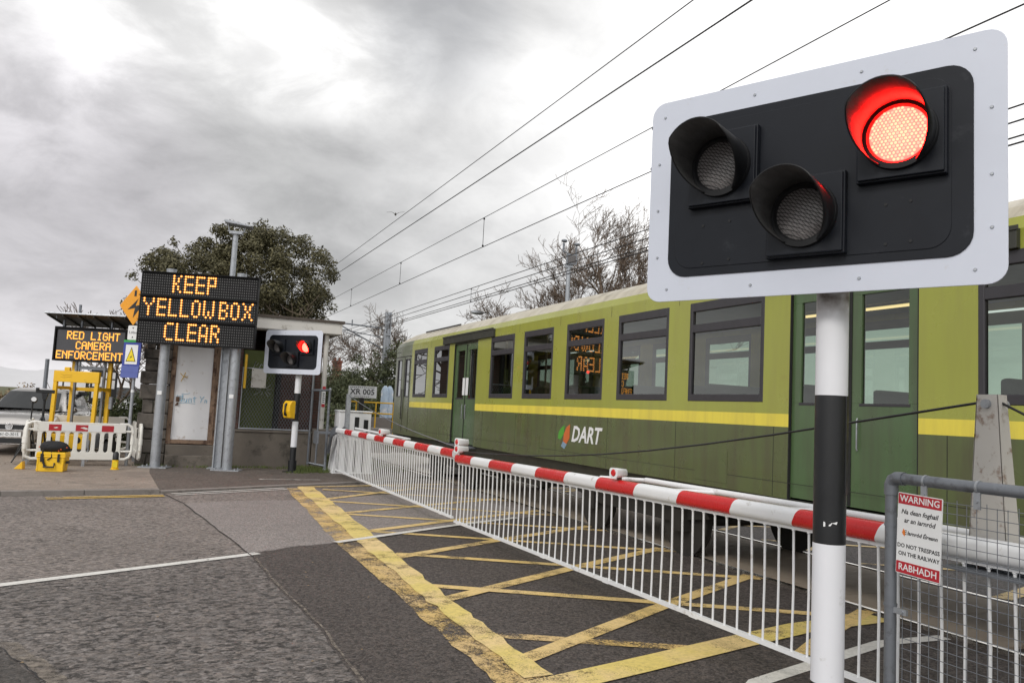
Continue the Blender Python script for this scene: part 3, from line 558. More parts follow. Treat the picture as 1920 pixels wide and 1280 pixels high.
def signal(label, loc, rz, sticker=False):
    t = thing('crossing_signal', label, 'signal', loc, rz, 'level crossing light signals')
    b = MB()                                         # post in painted bands
    for z0, z1, m in ((0.0, 0.6, 1), (0.6, 1.22, 0), (1.22, 1.90, 1), (1.90, 3.2, 2)): b.tube([(0, 0, z0), (0, 0, z1)], 0.0725, 32, m, caps=False)
    b.tube([(0, 0, 0), (0, 0, 0.28)], 0.10, 20, 1); b.bx(-0.16, 0.16, -0.16, 0.16, 0, 0.02, 1); b.bx(0.062, 0.076, -0.015, 0.015, 1.45, 1.90, 1)
    if sticker:
        for poly in ([(-.026, 1.30), (.005, 1.305), (.012, 1.318), (.03, 1.312), (.034, 1.325), (.004, 1.327), (-.026, 1.322)],): 
            T = Matrix.Rotation(R(18), 3, 'Z'); b.add([T @ Vector((x, -math.sqrt(0.0735 ** 2 - x * x), z)) for x, z in poly], [tuple(range(len(poly)))], 3)
    b.build('post', ['white_post', 'black', 'white_tube', 'sign_white'], t)
    bc = Vector((-0.072, -0.21, 2.888))
    bb = MB(); bb.prism(rrect(1.632, 1.066, 0.075), 'y', 0.0, 0.006)
    bb.prism(rrect(1.58, 1.0, 0.06), 'y', 0.006, 0.03)
    board = bb.build('backboard', 'white', t, loc=bc, bevel=0.0015, bseg=1)
    b = MB(); b.prism(rrect(1.392, 0.822, 0.10), 'y', -0.006, -0.0005); b.prism(rrect(1.27, 0.74, 0.09, 8, -0.02, 0.0), 'y', -0.0095, -0.006); b.build('black_panel', 'black_panel', t, loc=bc, bevel=0.0025)
    b = MB()
    for x, z in [(-0.74, 0.45), (-0.25, 0.47), (0.25, 0.47), (0.70, 0.46), (0.76, 0.2), (0.76, -0.08), (0.76, -0.3), (0.70, -0.47), (0.25, -0.475), (-0.25, -0.475), (-0.7, -0.47), (-0.76, -0.3), (-0.765, -0.05), (-0.765, 0.2)]:
        b.tube([(x, 0.0, z), (x, -0.005, z)], [0.008, 0.006], 10, 0)
    for x, z in [(-0.5, -0.16), (-0.36, -0.15), (-0.5, -0.35), (-0.36, -0.34), (0.36, -0.16), (0.46, -0.155), (0.36, -0.335), (0.46, -0.33)]: b.tube([(x, -0.0095, z), (x, -0.013, z)], 0.007, 8, 1)
    b.build('rivets', ['galv', 'black_matt'], t, loc=bc)
    b = MB(); b.prism(rrect(1.22, 0.72, 0.08), 'y', 0.03, 0.17); b.bx(-0.02, 0.16, 0.17, 0.30, 0.25, 0.33); b.bx(-0.02, 0.16, 0.17, 0.30, -0.35, -0.27); b.build('backing_box', 'black_matt', t, loc=bc)
    for k, (cx, cz) in enumerate(HOUS):
        lit = k == 2; p = bc + Vector((cx, 0, cz))
        b = MB(); b.bx(-0.172, 0.172, -0.062, -0.0098, -0.18, 0.18, 0); b.bx(-0.18, 0.18, -0.048, -0.012, -0.188, 0.188, 0)
        h = b.build('lamp_housing', 'black_panel', t, loc=p, bevel=0.004)
        if lit: h['label'] = 'lamp housing of the lit red lamp, upper right'
        b = MB(); nn = 40
        for (r0, y0), (r1, y1) in (((0.155, -0.062), (0.152, -0.085)), ((0.152, -0.085), (0.128, -0.088)), ((0.128, -0.088), (0.118, -0.074))):
            vs = [(r * math.cos(2 * PI * j / nn), y, r * math.sin(2 * PI * j / nn)) for r, y in ((r0, y0), (r1, y1)) for j in range(nn)]
            b.add(vs, [(j, (j + 1) % nn, nn + (j + 1) % nn, nn + j) for j in range(nn)], 0, True)
        b.build('bezel', 'black_matt', h)
        b = MB(); hood_mesh(b, 0, 0, -0.062, 0); b.build('hood', ['black_matt', 'hood_inside'], h)
        b = MB(); rings = [(0.001, -0.090), (0.04, -0.0895), (0.08, -0.087), (0.105, -0.082), (0.119, -0.075)]
        vs = [(r * math.cos(2 * PI * j / nn), y, r * math.sin(2 * PI * j / nn)) for r, y in rings for j in range(nn)]
        b.add(vs, [(i * nn + j, i * nn + (j + 1) % nn, (i + 1) * nn + (j + 1) % nn, (i + 1) * nn + j) for i in range(len(rings) - 1) for j in range(nn)], 0, True)
        if lit:
            gl = 0.0158
            for i in range(-8, 9):
                for j in range(-8, 9):
                    x = (i + 0.5 * (j & 1)) * gl; z = j * gl * 0.87; rr = math.hypot(x, z)
                    if rr < 0.112: b.ball((x, -0.0905 + 0.9 * rr * rr, z), 0.0066, 1 if (i * 7 + j * 5) % 3 else 2, 6, 4)
        b.build('lens', ['redlight', 'redled', 'redled2'] if lit else ['unlit'], h)
    return t
signal('large white bordered crossing signal close to the camera with a lit red lamp', (2.90, 2.84, 0), R(-63.2), True)
signal('small distant white bordered crossing signal with yellow telephone on its post', (3.14, 20.0, PZ), R(-43.8))
t = thing('emergency_telephone', 'yellow emergency telephone box fixed to the distant striped signal post', 'telephone', (3.02, 19.88, 1.53), R(-58))
b = MB(); b.prism([(0.0, -0.22), (-0.14, -0.20), (-0.185, -0.05), (-0.18, 0.12), (-0.12, 0.21), (0.0, 0.21)], 'x', -0.13, 0.13); b.build('telephone_box', 'yellow', t, bevel=0.02)
b = MB(); pts = [(0, -0.16, 0.13), (0, -0.20, 0.12), (0, -0.215, 0.05), (0, -0.215, -0.05), (0, -0.20, -0.12), (0, -0.17, -0.13)]
b.tube(pts, [0.03, 0.032, 0.016, 0.016, 0.032, 0.03], 8); b.build('handset', 'black', t)
b = MB(); b.bx(-0.05, 0.05, 0.0, 0.08, -0.1, 0.1); b.build('bracket', 'galv_dark', t)

# ------------------------------------------------------------------ striped lifting barriers
def boom_bar(y0, y1, x, z0, z1, rb0, rb1, reds, label, pivot_y, far):
    """boom running from y0 (pivot) to y1 (tip); z0/z1 its centre height at the two ends"""
    t = thing('crossing_barrier', label, 'barrier', (x, pivot_y, 0), 0, 'striped crossing barriers')
    zc = lambda y: z0 + (z1 - z0) * (y - y0) / (y1 - y0)
    zb = lambda y: rb0 + (rb1 - rb0) * (y - y0) / (y1 - y0)
    P = lambda xx, y, z: (xx, y - pivot_y, z)
    sec = rrect(0.112, 0.124, 0.045, 5)
    lo, hi = min(y0, y1), max(y0, y1); cuts = sorted({lo, hi} | {v for r in reds for v in r if lo < v < hi})
    b = MB(); sl = 0.05
    def ring(y): return [P(px, y + (sl * (0.5 - (pz + 0.062) / 0.124) * 1.2 if lo < y < hi else 0), zc(y) + pz) for px, pz in sec]
    for a, c in zip(cuts[:-1], cuts[1:]):
        mid = (a + c) / 2; red = any(r0 < mid < r1 for r0, r1 in reds); k = len(sec)
        b.add(ring(a) + ring(c), [(i, (i + 1) % k, k + (i + 1) % k, k + i) for i in range(k)], 1 if red else 0, True)
    for y in (lo, hi): b.add(ring(y), [tuple(range(len(sec)))], 0)
    b.add([P(xx, y, zc(y) + dz) for y in (lo, hi) for xx, dz in ((-0.012, -0.062), (0.012, -0.062), (0.012, -0.082), (-0.012, -0.082))], [(0, 3, 7, 4), (1, 5, 6, 2), (3, 2, 6, 7), (0, 1, 2, 3), (4, 7, 6, 5)], 0)
    b.build('boom', ['white_rail', 'red_rail'], t)
    b = MB(); b.add([P(xx, y, zb(y) + dz) for y in (lo, hi) for xx, dz in ((-0.02, 0), (0.02, 0), (0.02, 0.03), (-0.02, 0.03))], [(0, 3, 7, 4), (1, 5, 6, 2), (3, 2, 6, 7), (0, 1, 2, 3), (4, 7, 6, 5), (0, 4, 5, 1)], 0)
    k = lo + 0.5
    while k < hi: b.bx(-0.024, 0.024, k - pivot_y - 0.05, k - pivot_y + 0.05, zb(k) - 0.004, zb(k) + 0.034, 0); k += 1.35
    b.build('bottom_rail', 'white_rail', t)
    n = int((hi - lo) / 0.137); proto = None; rj = random.Random(3)
    for i in range(n):
        y = lo + 0.06 + i * (hi - lo - 0.12) / (n - 1)
        top = P(0, y, zc(y) - 0.07); lean = rj.uniform(-0.004, 0.004) + 0.006; bot = P(0, y - 0.004 + rj.uniform(-.004, .004), zb(y) + 0.02)
        b = MB(); b.tube([top, ((top[0] + bot[0]) / 2 + lean, (top[1] + bot[1]) / 2, (top[2] + bot[2]) / 2), bot], 0.0095, 6, caps=False)
        b.tube([(top[0], top[1], top[2]), (top[0], top[1], top[2] - 0.02)], 0.014, 6)
        b.build('bar', 'white_rail', t)
    return t, zc, P
redsR = [(10.23, 10.95), (8.86, 9.58), (7.50, 8.20), (6.16, 6.84), (4.84, 5.51), (3.52, 4.20)]
tR, zR, PR = boom_bar(2.1, 10.86, 4.02, 1.165, 1.045, 0.25, 0.145, redsR, 'near half of the striped barrier with a rusty cable mast at its hinged end', 2.9, False)
redsL = [(17.51, 18.22), (16.13, 16.86), (14.79, 15.51), (13.45, 14.16), (12.12, 12.83), (10.94, 11.5)]
tL, zL, PL = boom_bar(19.2, 10.97, 4.02, 1.095, 1.105, 0.155, 0.185, redsL, 'far half of the striped barrier, hinged beside the white machine cabinet', 19.3, True)
def boom_lamp(parent, pivot, y, z, s=1.0, rz=0, double=False):
    b = MB(); b.tube([(0, 0, 0), (0, 0, 0.05 * s)], 0.035 * s, 10, 1)
    h = b.build('barrier_lamp', ['white_rail', 'rust'], parent, loc=(0, y - pivot, z + 0.055), rot=(0, 0, rz))
    for k in range(2 if double else 1):
        c = MB(); z0 = (0.10 + 0.115 * k) * s
        def fr(x, w_, h_): return [(x * s, y_, z_) for y_, z_ in rrect(w_ * s, h_ * s, 0.035 * s, 4, 0, z0)]
        loft(c, [fr(-0.11, 0.15, 0.125), fr(-0.10, 0.155, 0.13), fr(0.09, 0.11, 0.10), fr(0.10, 0.09, 0.08)]); c.build('lamp_case', 'white_rail', h)
        c = MB(); c.tube([(-0.111 * s, 0, z0), (-0.122 * s, 0, z0)], [0.046 * s, 0.036 * s], 14, 0); c.build('lens', 'red_rail', h)
boom_lamp(tR, 2.9, 6.5, zR(6.5), 0.72, R(12)); boom_lamp(tR, 2.9, 10.72, zR(10.72), 0.85, R(8), True); boom_lamp(tL, 19.3, 14.95, zL(14.95), 0.9, R(8))
def brace(t, P, y0, y1, struts, z, off):
    b = MB(); b.tube([P(off, y0, z + 0.03), P(off, y1, z)], 0.026, 10)
    for ya, yb in struts: b.tube([P(off, ya, z), P(0.03, yb, z - 0.02)], 0.02, 8)
    b.build('brace_rod', 'white_rail', t)
brace(tR, PR, 2.1, 6.45, [(5.4, 5.75), (4.25, 4.6), (6.44, 6.9)], 1.17, 0.26); brace(tL, PL, 19.2, 14.7, [(18.1, 17.6), (16.4, 15.9), (14.7, 14.25)], 1.13, 0.42)
# masts that carry the stay cables
b = MB(); b.prism([(-0.10, 1.18), (0.10, 1.18), (0.055, 1.97), (-0.055, 1.97)], 'x', 0.05, 0.058); b.add([], [])
for s_ in (-1, 1):
    b.add([(0.05, s_ * 0.10, 1.18), (0.16, s_ * 0.10, 1.18), (0.12, s_ * 0.055, 1.97), (0.05, s_ * 0.055, 1.97)], [(0, 1, 2, 3)]); b.add([(0.05, s_ * 0.106, 1.18), (0.16, s_ * 0.106, 1.18), (0.12, s_ * 0.061, 1.97), (0.05, s_ * 0.061, 1.97)], [(3, 2, 1, 0)])
b.build('mast', 'rustpaint', tR)
b = MB(); b.tube([(0.03, 0, 1.92), (0.20, 0, 1.92)], 0.025, 12); b.tube([(0.06, 0, 1.92), (0.11, 0, 1.92)], 0.045, 14)
for y in (-0.06, 0.16): b.tube([(0.03, y, 1.1), (0.045, y, 1.1)], 0.02, 6)
b.build('pulley', 'galv', tR)
b = MB(); b.prism([(0.16, 1.03), (0.16, 1.20), (-0.9, 1.22), (-1.6, 1.24), (-1.6, 0.85), (-0.35, 0.98), (-0.2, 1.03)], 'x', 0.075, 0.095); b.bx(-0.06, 0.075, -1.6, 0.16, 1.03, 1.05, 0); b.build('counterweight_arm', 'galv_dark', tR)
b = MB(); b.tube([(0.05, 0.04, 1.11), (0.02, 0.04, 1.11)], 0.03, 8); b.tube([(0.03, 0.04, 1.10), (0.028, 0.04, 1.04)], [0.014, 0.006], 6); b.build('rusty_pin', 'rust', tR)
b = MB(); b.tube([(0.085, 0.05, 1.93)] + [(0.06 * (1 - i / 10), 0.05 + 7.83 * i / 10, 1.93 - 0.78 * i / 10 - 0.16 * math.sin(PI * i / 10)) for i in range(1, 11)], 0.0075, 6); b.tube([(0.085, -0.05, 1.93), (0.07, -1.5, 1.24)], 0.0075, 6); b.build('stay_cable', 'wire', tR)
b = MB(); b.bx(-0.05, 0.05, -0.06, 0.06, 0.9, 1.96, 0); b.bx(-0.055, 0.055, -0.065, 0.065, 1.96, 1.975, 0); b.build('mast', 'galv', tL, loc=(0.25, 0.1, 0))
b = MB(); b.tube([(0.25, 0.04, 1.93)] + [(0.25 - 0.25 * i / 10, 0.04 - 8.4 * i / 10, 1.93 - 0.73 * i / 10 - 0.10 * math.sin(PI * i / 10)) for i in range(1, 11)], 0.008, 6); b.build('stay_cable', 'galv_dark', tL)
b = MB()
for x in (-0.06, 0.14): b.prism([(-0.1, 1.2), (0.5, 1.05), (0.75, 0.55), (0.62, 0.5), (0.35, 0.92), (-0.1, 1.02)], 'x', x, x + 0.04)
b.bx(-0.4, 0.2, 0.5, 0.56, 0.98, 1.04); b.bx(-0.44, -0.40, 0.1, 0.6, 0.75, 1.06); b.build('counterweight_arm', 'galv_dark', tL)
t = thing('machine_cabinet', 'white barrier machine cabinet with three black slots at the far barrier hinge', 'cabinet', (4.56, 20.05, 0))
b = MB(); b.prism([(-0.40, 0.95), (0.40, 0.95), (0.40, 1.52), (-0.40, 1.56)], 'y', -0.25, 0.3); b.prism([(-0.50, 0.02), (0.5, 0.02), (0.40, 0.95), (-0.40, 0.95)], 'y', -0.27, 0.32); b.bx(-0.42, 0.42, -0.28, 0.33, 1.54, 1.575); b.build('casing', 'white_rail', t, bevel=0.01)
for x, z in ((-0.20, 1.25), (0.04, 1.25), (0.27, 1.19)): b = MB(); b.bx(x - 0.055, x + 0.055, -0.262, -0.252, z - 0.14, z + 0.17); b.build('slot', 'black', t)
for x in (-0.42, -0.2, 0.0, 0.2): b = MB(); b.bx(x, x + 0.06, -0.29, -0.275, 0.08, 0.85); b.build('vent_slot', 'black', t)

# ------------------------------------------------------------------ the green train
TX, TW = 6.0, 2.8; Y0T, Y1T = -8.0, 21.55
WINS = [(18.77, 19.85), (17.16 + 0.0, 18.24), (13.54, 14.68), (11.94, 13.11), (10.28, 11.46), (8.63, 9.87), (6.84, 8.18), (2.95, 4.35), (1.3, 2.6), (-0.35, 0.95), (-2.0, -0.7), (-7.6, -6.2)]
DOORS = [(15.40, 16.82), (4.90, 6.45), (-5.8, -4.3)]
ZS, ZH = 1.99, 3.20
tr = thing('passenger_train', 'green and lime passenger train with a yellow stripe passing over the level crossing', 'train', (TX, 0, 0))
def side(b, x0, x1, far=False):
    ops = sorted([(a, c, 'w') for a, c in WINS] + [(a, c, 'd') for a, c in DOORS] + [(20.62 - 0.4, 20.64, 'c'), (20.95, 21.36, 'c')])
    y = Y0T
    def pane(ya, yb, za, zb, m): b.bx(x0, x1, ya, yb, za, zb, m)
    for a, c, k in ops + [(Y1T, Y1T, 'e')]:
        cab = a > 20.05
        if a > y:
            segs = [(y, a, cab)] if not (y < 20.08 < a) else [(y, 20.08, False), (20.08, a, True)]
            for ya, yb, cb_ in segs:
                pane(ya, yb, ZS, ZH, 1 if cb_ else 0); pane(ya, yb, 1.87, ZS, 1 if cb_ else 0); pane(ya, yb, 1.0, 1.735, 1)
                if cb_: pane(ya, yb, 1.735, 1.87, 1)
                else: pane(ya, yb, 1.735, 1.87, 2)
        if k in 'wc' and c > a:
            cb_ = k == 'c'
            pane(a, c, 1.87, ZS, 1 if cb_ else 0); pane(a, c, 1.0, 1.735, 1); pane(a, c, 1.735, 1.87, 1 if cb_ else 2)
            if cb_: pane(a, c, 3.0, ZH, 1)
        y = c
def ff():
    b = MB(); side(b, 0.0, 0.05); side(b, TW - 0.05, TW)
    pr = [(0.0, ZH), (0.0, 3.36), (0.05, 3.47), (0.16, 3.585), (0.34, 3.69), (0.60, 3.77), (1.0, 3.82), (1.4, 3.835)]
    pr = pr + [(TW - x, z) for x, z in pr[-2::-1]]
    ys = [Y0T, 19.5, 20.08, 20.9, 21.3, 21.55]
    for (x0, z0), (x1, z1) in zip(pr[:-1], pr[1:]):
        low = max(z0, z1) < 3.50
        for i, (ya, yb) in enumerate(zip(ys[:-1], ys[1:])):
            dz = lambda y, z: -max(0, (y - 20.6)) ** 2 * 0.16 * (z - 3.1)
            cabz = ya >= 20.08
            b.add([(x0, ya, z0 + dz(ya, z0)), (x1, ya, z1 + dz(ya, z1)), (x1, yb, z1 + dz(yb, z1)), (x0, yb, z0 + dz(yb, z0))], [(3, 2, 1, 0)], (1 if cabz else 0) if low else 3, True)
    b.bx(0.06, TW - 0.06, Y1T - 0.06, Y1T, 1.0, 3.5, 1); b.bx(0.06, TW - 0.06, Y0T, Y0T + 0.05, 1.0, 3.6, 1)
    b.build('body', ['trainlime', 'traingreen', 'trainyellow', 'trainroof'], tr)
    b = MB()
    for y in (-3.2, -0.53, 2.78, 4.62, 6.66, 8.41, 10.08, 11.7, 13.33, 14.95, 18.5): b.bx(-0.0015, -0.0005, y, y + 0.007, 1.0, 1.735); b.bx(-0.0015, -0.0005, y, y + 0.006, 3.2, 3.36)
    b.bx(-0.0015, -0.0005, Y0T, 20.0, 1.16, 1.166); b.build('panel_seam', 'under', tr)
    for y, w in ((7.4, 0.6), (12.3, 0.5), (2.0, 0.7)):
        b = MB(); b.bx(-0.004, -0.001, y, y + w, 1.06, 1.42); b.build('access_hatch', 'traingreen', tr, bevel=0.003)
ff()
b = MB()
for i, y in enumerate((-5.0, 0.5, 4.2, 8.6, 12.2, 15.3, 17.6)): b.prism(rrect(0.6, 0.95, 0.2, 5, 1.2, y), 'z', 3.822, 3.865 + 0.008 * (i % 2), 0)
b.bx(0.24, 0.27, 17.2, 19.8, 3.66, 3.70); b.build('roof_vent', 'trainframe', tr, bevel=0.02)
b = MB(); b.bx(0.06, TW - 0.06, Y0T, 20.0, 1.06, 1.12, 0); b.bx(0.06, TW - 0.06, Y0T, 20.0, 3.28, 3.30, 1); b.bx(0.06, TW - 0.06, 20.0, 20.05, 1.1, 3.3, 2); b.build('interior_lining', ['under2', 'interior', 'trainframe'], tr)
def window(y0, y1, x=0.0, sgn=1, hopper=True):
    b = MB(); f = 0.055; xa, xb = (x - 0.006, x + 0.05) if sgn > 0 else (x - 0.05, x + 0.006)
    b.bx(xa, xb, y0, y0 + f, ZS, ZH); b.bx(xa, xb, y1 - f, y1, ZS, ZH); b.bx(xa, xb, y0 + f, y1 - f, ZS, ZS + 0.085); b.bx(xa, xb, y0 + f, y1 - f, ZH - 0.11, ZH)
    if hopper: b.bx(xa, xb, y0 + f, y1 - f, 2.83, 2.93)
    w = b.build('window', 'trainframe', tr, bevel=0.006, bseg=1)
    b = MB(); xm = x + 0.022 * sgn; b.add([(xm, y0 + f, ZS + 0.08), (xm, y1 - f, ZS + 0.08), (xm, y1 - f, ZH - 0.1), (xm, y0 + f, ZH - 0.1)], [(0, 3, 2, 1)]); b.build('pane', 'glass_train', w)
for a, c in WINS: window(a, c); window(a, c, TW, -1)
def leaf(y0, y1, x, sgn):
    b = MB(); xa, xb = sorted((x, x + 0.05 * sgn)); ga = 0.12
    b.bx(xa, xb, y0, y1, 1.02, ZS); b.bx(xa, xb, y0, y1, 3.02, 3.16); b.bx(xa, xb, y0, y0 + ga, ZS, 3.02); b.bx(xa, xb, y1 - ga, y1, ZS, 3.02)
    xo = xa - 0.004 if sgn > 0 else xb; b.bx(xo, xo + 0.004, y0 + ga - 0.02, y1 - ga + 0.02, ZS - 0.025, ZS, 1)
    d = b.build('door', ['traindoor', 'trainframe'], tr, bevel=0.008)
    b = MB(); xm = x + 0.02 * sgn; b.add([(xm, y0 + ga, ZS), (xm, y1 - ga, ZS), (xm, y1 - ga, 3.02), (xm, y0 + ga, 3.02)], [(0, 3, 2, 1)]); b.build('pane', 'glass_train', d)
    return d
for a, c in DOORS:
    for x, s_ in ((0.035, 1), (TW - 0.035, -1)):
        mdl = (a + c) / 2; leaf(a + 0.008, mdl - 0.006, x, s_); d2 = leaf(mdl + 0.006, c - 0.008, x, s_)
    b = MB(); b.bx(0.028, 0.036, mdl - 0.018, mdl + 0.018, 1.03, 3.15); b.bx(0.0, 0.03, a, a + 0.012, 1.0, 3.165); b.bx(0.0, 0.03, c - 0.012, c, 1.0, 3.165); b.build('door_seal', 'rubber', tr)
    for y in (mdl - 0.10, mdl + 0.09): b = MB(); b.tube([(0.02, y, 1.55), (0.012, y, 1.57), (0.012, y, 1.83), (0.02, y, 1.85)], 0.008, 6); b.build('door_handle', 'galv', tr)
    b = MB(); b.bx(-0.05, 0.0, a - 0.9, c + 0.7, 3.20, 3.36, 0); b.bx(-0.06, -0.05, a - 0.92, c + 0.72, 3.34, 3.38, 0); b.bx(0.0, 0.05, a, c, 3.165, 3.20, 0); b.build('door_track_cover', 'under2', tr, bevel=0.01)
    b = MB(); b.bx(-0.06, 0.1, a - 0.05, c + 0.05, 0.955, 0.985); b.build('step', 'galv_dark', tr)
b = MB(); b.bx(0.03, 0.036, 15.95, 16.28, 2.05, 2.42); b.build('door_notice', 'sign_white', tr)
for y0, y1 in ((20.22, 20.64), (20.95, 21.36)):
    b = MB(); f = 0.03; b.bx(-0.004, 0.05, y0, y0 + f, ZS, 3.0); b.bx(-0.004, 0.05, y1 - f, y1, ZS, 3.0); b.bx(-0.004, 0.05, y0 + f, y1 - f, ZS, ZS + f); b.bx(-0.004, 0.05, y0 + f, y1 - f, 2.97, 3.0); w = b.build('cab_window', 'trainframe', tr)
    b = MB(); b.add([(0.02, y0, ZS), (0.02, y1, ZS), (0.02, y1, 3.0), (0.02, y0, 3.0)], [(0, 3, 2, 1)]); b.build('pane', 'glass_train', w)
b = MB()
for y in (20.16, 20.70): b.bx(-0.006, -0.001, y, y + 0.012, 1.1, 3.05)
b.bx(-0.012, -0.001, 20.08, 21.5, 3.06, 3.075); b.tube([(-0.03, 20.74, 1.4), (-0.03, 20.74, 2.2)], 0.012, 6); b.build('cab_door_seam', 'under', tr)
# underframe, equipment cases and bogies
b = MB(); b.prism([(0.05, 1.0), (0.10, 0.80), (0.22, 0.76), (TW - 0.22, 0.76), (TW - 0.1, 0.8), (TW - 0.05, 1.0)], 'y', Y0T + 0.2, Y1T - 0.2); b.build('skirt', 'under2', tr)
b = MB(); rq = random.Random(8); y = 3.4
for ya, yb in ((2.6, 4.2), (12.9, 14.2), (-6, -2)): b.bx(0.35, TW - 0.35, ya, yb, 0.36 + rq.uniform(0, .1), 0.76)
b.build('equipment_case', 'under', tr, bevel=0.02)
def bogie(yc):
    b = MB()
    for x in (0.36, TW - 0.46): b.prism([(yc - 1.75, 0.55), (yc - 1.6, 0.72), (yc + 1.6, 0.72), (yc + 1.75, 0.55), (yc + 0.9, 0.42), (yc - 0.9, 0.42)], 'x', x, x + 0.10)
    b.bx(0.4, TW - 0.4, yc - 0.5, yc + 0.5, 0.45, 0.72)
    bo = b.build('bogie', 'under', tr)
    for y in (yc - 1.15, yc + 1.15):
        b = MB()
        for x in (0.42, TW - 0.56): b.tube([(x, y, 0.455), (x + 0.03, y, 0.455), (x + 0.031, y, 0.455), (x + 0.13, y, 0.455)], [0.455, 0.455, 0.42, 0.42], 28, 0, smooth=False)
        b.tube([(0.4, y, 0.455), (TW - 0.4, y, 0.455)], 0.08, 10); b.bx(0.30, 0.42, y - 0.14, y + 0.14, 0.33, 0.6); b.build('wheelset', 'under', bo)
bogie(9.9); bogie(17.8); bogie(0.2)
# seats and lights inside
for i, (a, c) in enumerate([w for w in WINS if w[0] < 19]):
    for x in (0.25, 1.75):
        for y, s_ in ((a + 0.02, 1), (c - 0.1, -1)):
            b = MB(); b.bx(x, x + 0.85, y, y + 0.1, 1.5, 2.22, 0); b.bx(x, x + 0.85, min(y, y + 0.45 * s_), max(y + 0.1, y + 0.45 * s_), 1.4, 1.52, 0); b.build('seat', 'seat', tr, bevel=0.03)
b = MB()
for x in (0.62, 2.1): b.bx(x, x + 0.07, Y0T + 0.5, 19.6, 3.25, 3.27)
b.build('ceiling_light', 'striplight', tr)
b = MB()
for y in (17.0, 15.2, 13.3, 6.6, 4.7): b.tube([(0.55, y, 1.12), (0.55, y, 3.28)], 0.02, 8)
b.tube([(0.45, Y0T + 0.5, 2.98), (0.45, 19.6, 2.98)], 0.014, 6); b.build('handrail', 'galv', tr)
b = MB(); b.ball((0.10, 10.9, 2.42), 0.022); b.build('button_light', 'reddot', tr)
# side emblem: two coloured leaf shapes and white lettering
b = MB(); T = Matrix(((0, 1, 0), (-1, 0, 0), (0, 0, 1))); 
def yz(poly, m): b.add([(-0.003 - 0.0004 * m, y, z) for y, z in poly], [tuple(range(len(poly)))[::-1], tuple(range(len(poly)))], m)
yz([(11.62, 1.36), (11.52, 1.34), (11.42, 1.44), (11.40, 1.58), (11.52, 1.53), (11.60, 1.46)], 0); yz([(11.43, 1.30), (11.32, 1.28), (11.22, 1.38), (11.22, 1.60), (11.33, 1.55), (11.42, 1.44)], 1); yz([(11.5, 1.24), (11.38, 1.2), (11.30, 1.28), (11.44, 1.32)], 2)
T2 = Matrix(((0, 1, 0), (-1, 0, 0), (0, 0, 1)))
b.text('DART', 0.34, -10.72, 1.44, -0.003, 3, 0.002, 'CENTER', 0.25, 1.0, 0.008, T=T2)
M['em_green'] = pm('emblem_green', (0.08, 0.33, 0.04), 0.4); M['em_org'] = pm('emblem_orange', (0.55, 0.13, 0.03), 0.4); M['em_blue'] = pm('emblem_blue', (0.2, 0.3, 0.4), 0.4)
b.build('emblem', ['em_green', 'em_org', 'em_blue', 'sign_white'], tr)

# ------------------------------------------------------------------ overhead wires and masts
def wire(label, pts, r, mk='wire', drops=None):
    t = thing('overhead_wire', label, 'wire', (pts[0][0], pts[0][1], pts[0][2]), 0, 'wires over the railway') if drops else None
    b = MB(); o = Vector(pts[0]) if t else Vector((0, 0, 0)); b.tube([Vector(p) - o for p in pts], r, 5, caps=False)
    w = b.build('conductor' if t else 'overhead_wire', mk, t)
    if not t: tag(w, label, 'wire', 'wires over the railway')
    for (y, za, zb) in drops or ():
        b = MB(); b.tube([Vector((pts[0][0], y, za)) - o, Vector((pts[0][0], y, zb)) - o], 0.008, 4); b.ball(Vector((pts[0][0], y, za - 0.03)) - o, 0.03, 0, 6, 4); b.ball(Vector((pts[0][0], y, zb + 0.03)) - o, 0.03, 0, 6, 4); b.build('dropper', mk, t)
def sag(x, y0, y1, z0, z1, s): return [(x, y0 + (y1 - y0) * i / 14, z0 + (z1 - z0) * i / 14 - s * math.sin(PI * i / 14)) for i in range(15)]
wire('highest and leftmost black overhead wire, just right of the evergreen tree', sag(5.5, -14, 75, 6.92, 6.6, 0.10), 0.0075)
wire('thick black overhead wire, second from the left', sag(5.5, -14, 75, 6.28, 6.42, 0.05), 0.0105)
wire('overhead wire pair with hanging droppers above the green train', [(7.4, -14 + 5 * i, 6.72 + 0.0 * i) for i in range(13)], 0.0085, 'wire', [(y, 6.72, 5.95) for y in (-4, 3.6, 11.3, 19.05, 26.8, 34.5)])
wire('level contact wire hung below the dropper wire above the green train', [(7.4, -14, 5.94), (7.4, 55, 5.95)], 0.010)
for i, (z, l) in enumerate(((6.5, 'uppermost of the four far wires beyond the lamp post'), (6.29, 'second of the four far wires beyond the lamp post'), (6.06, 'third of the four far wires beyond the lamp post'))):
    if i == 0: wire(l, [(11, -10 + 6 * k, z) for k in range(13)], 0.014, 'wire', [(y, 6.5, 5.95) for y in (29.3, 44)])
    else: wire(l, sag(11, -10, 75, z, z, 0.02), 0.014)
wire('lowest of the four far wires beyond the lamp post', [(11, -10, 5.95), (11, 75, 5.95)], 0.015)
t = thing('catenary_mast', 'grey steel catenary mast with a bracket arm at the front of the train', 'mast', (13.2, 50, 0))
b = MB(); b.bx(-0.20, -0.14, -0.16, 0.16, 0, 7.7); b.bx(0.14, 0.20, -0.16, 0.16, 0, 7.7); b.bx(-0.14, 0.14, -0.03, 0.03, 0, 7.7); b.bx(-0.3, 0.3, -0.3, 0.3, 0, 0.3)
for z in (1.6, 3.2, 4.8, 6.2): b.bx(-0.21, 0.21, -0.17, 0.17, z, z + 0.05)
b.build('post', 'galv', t)
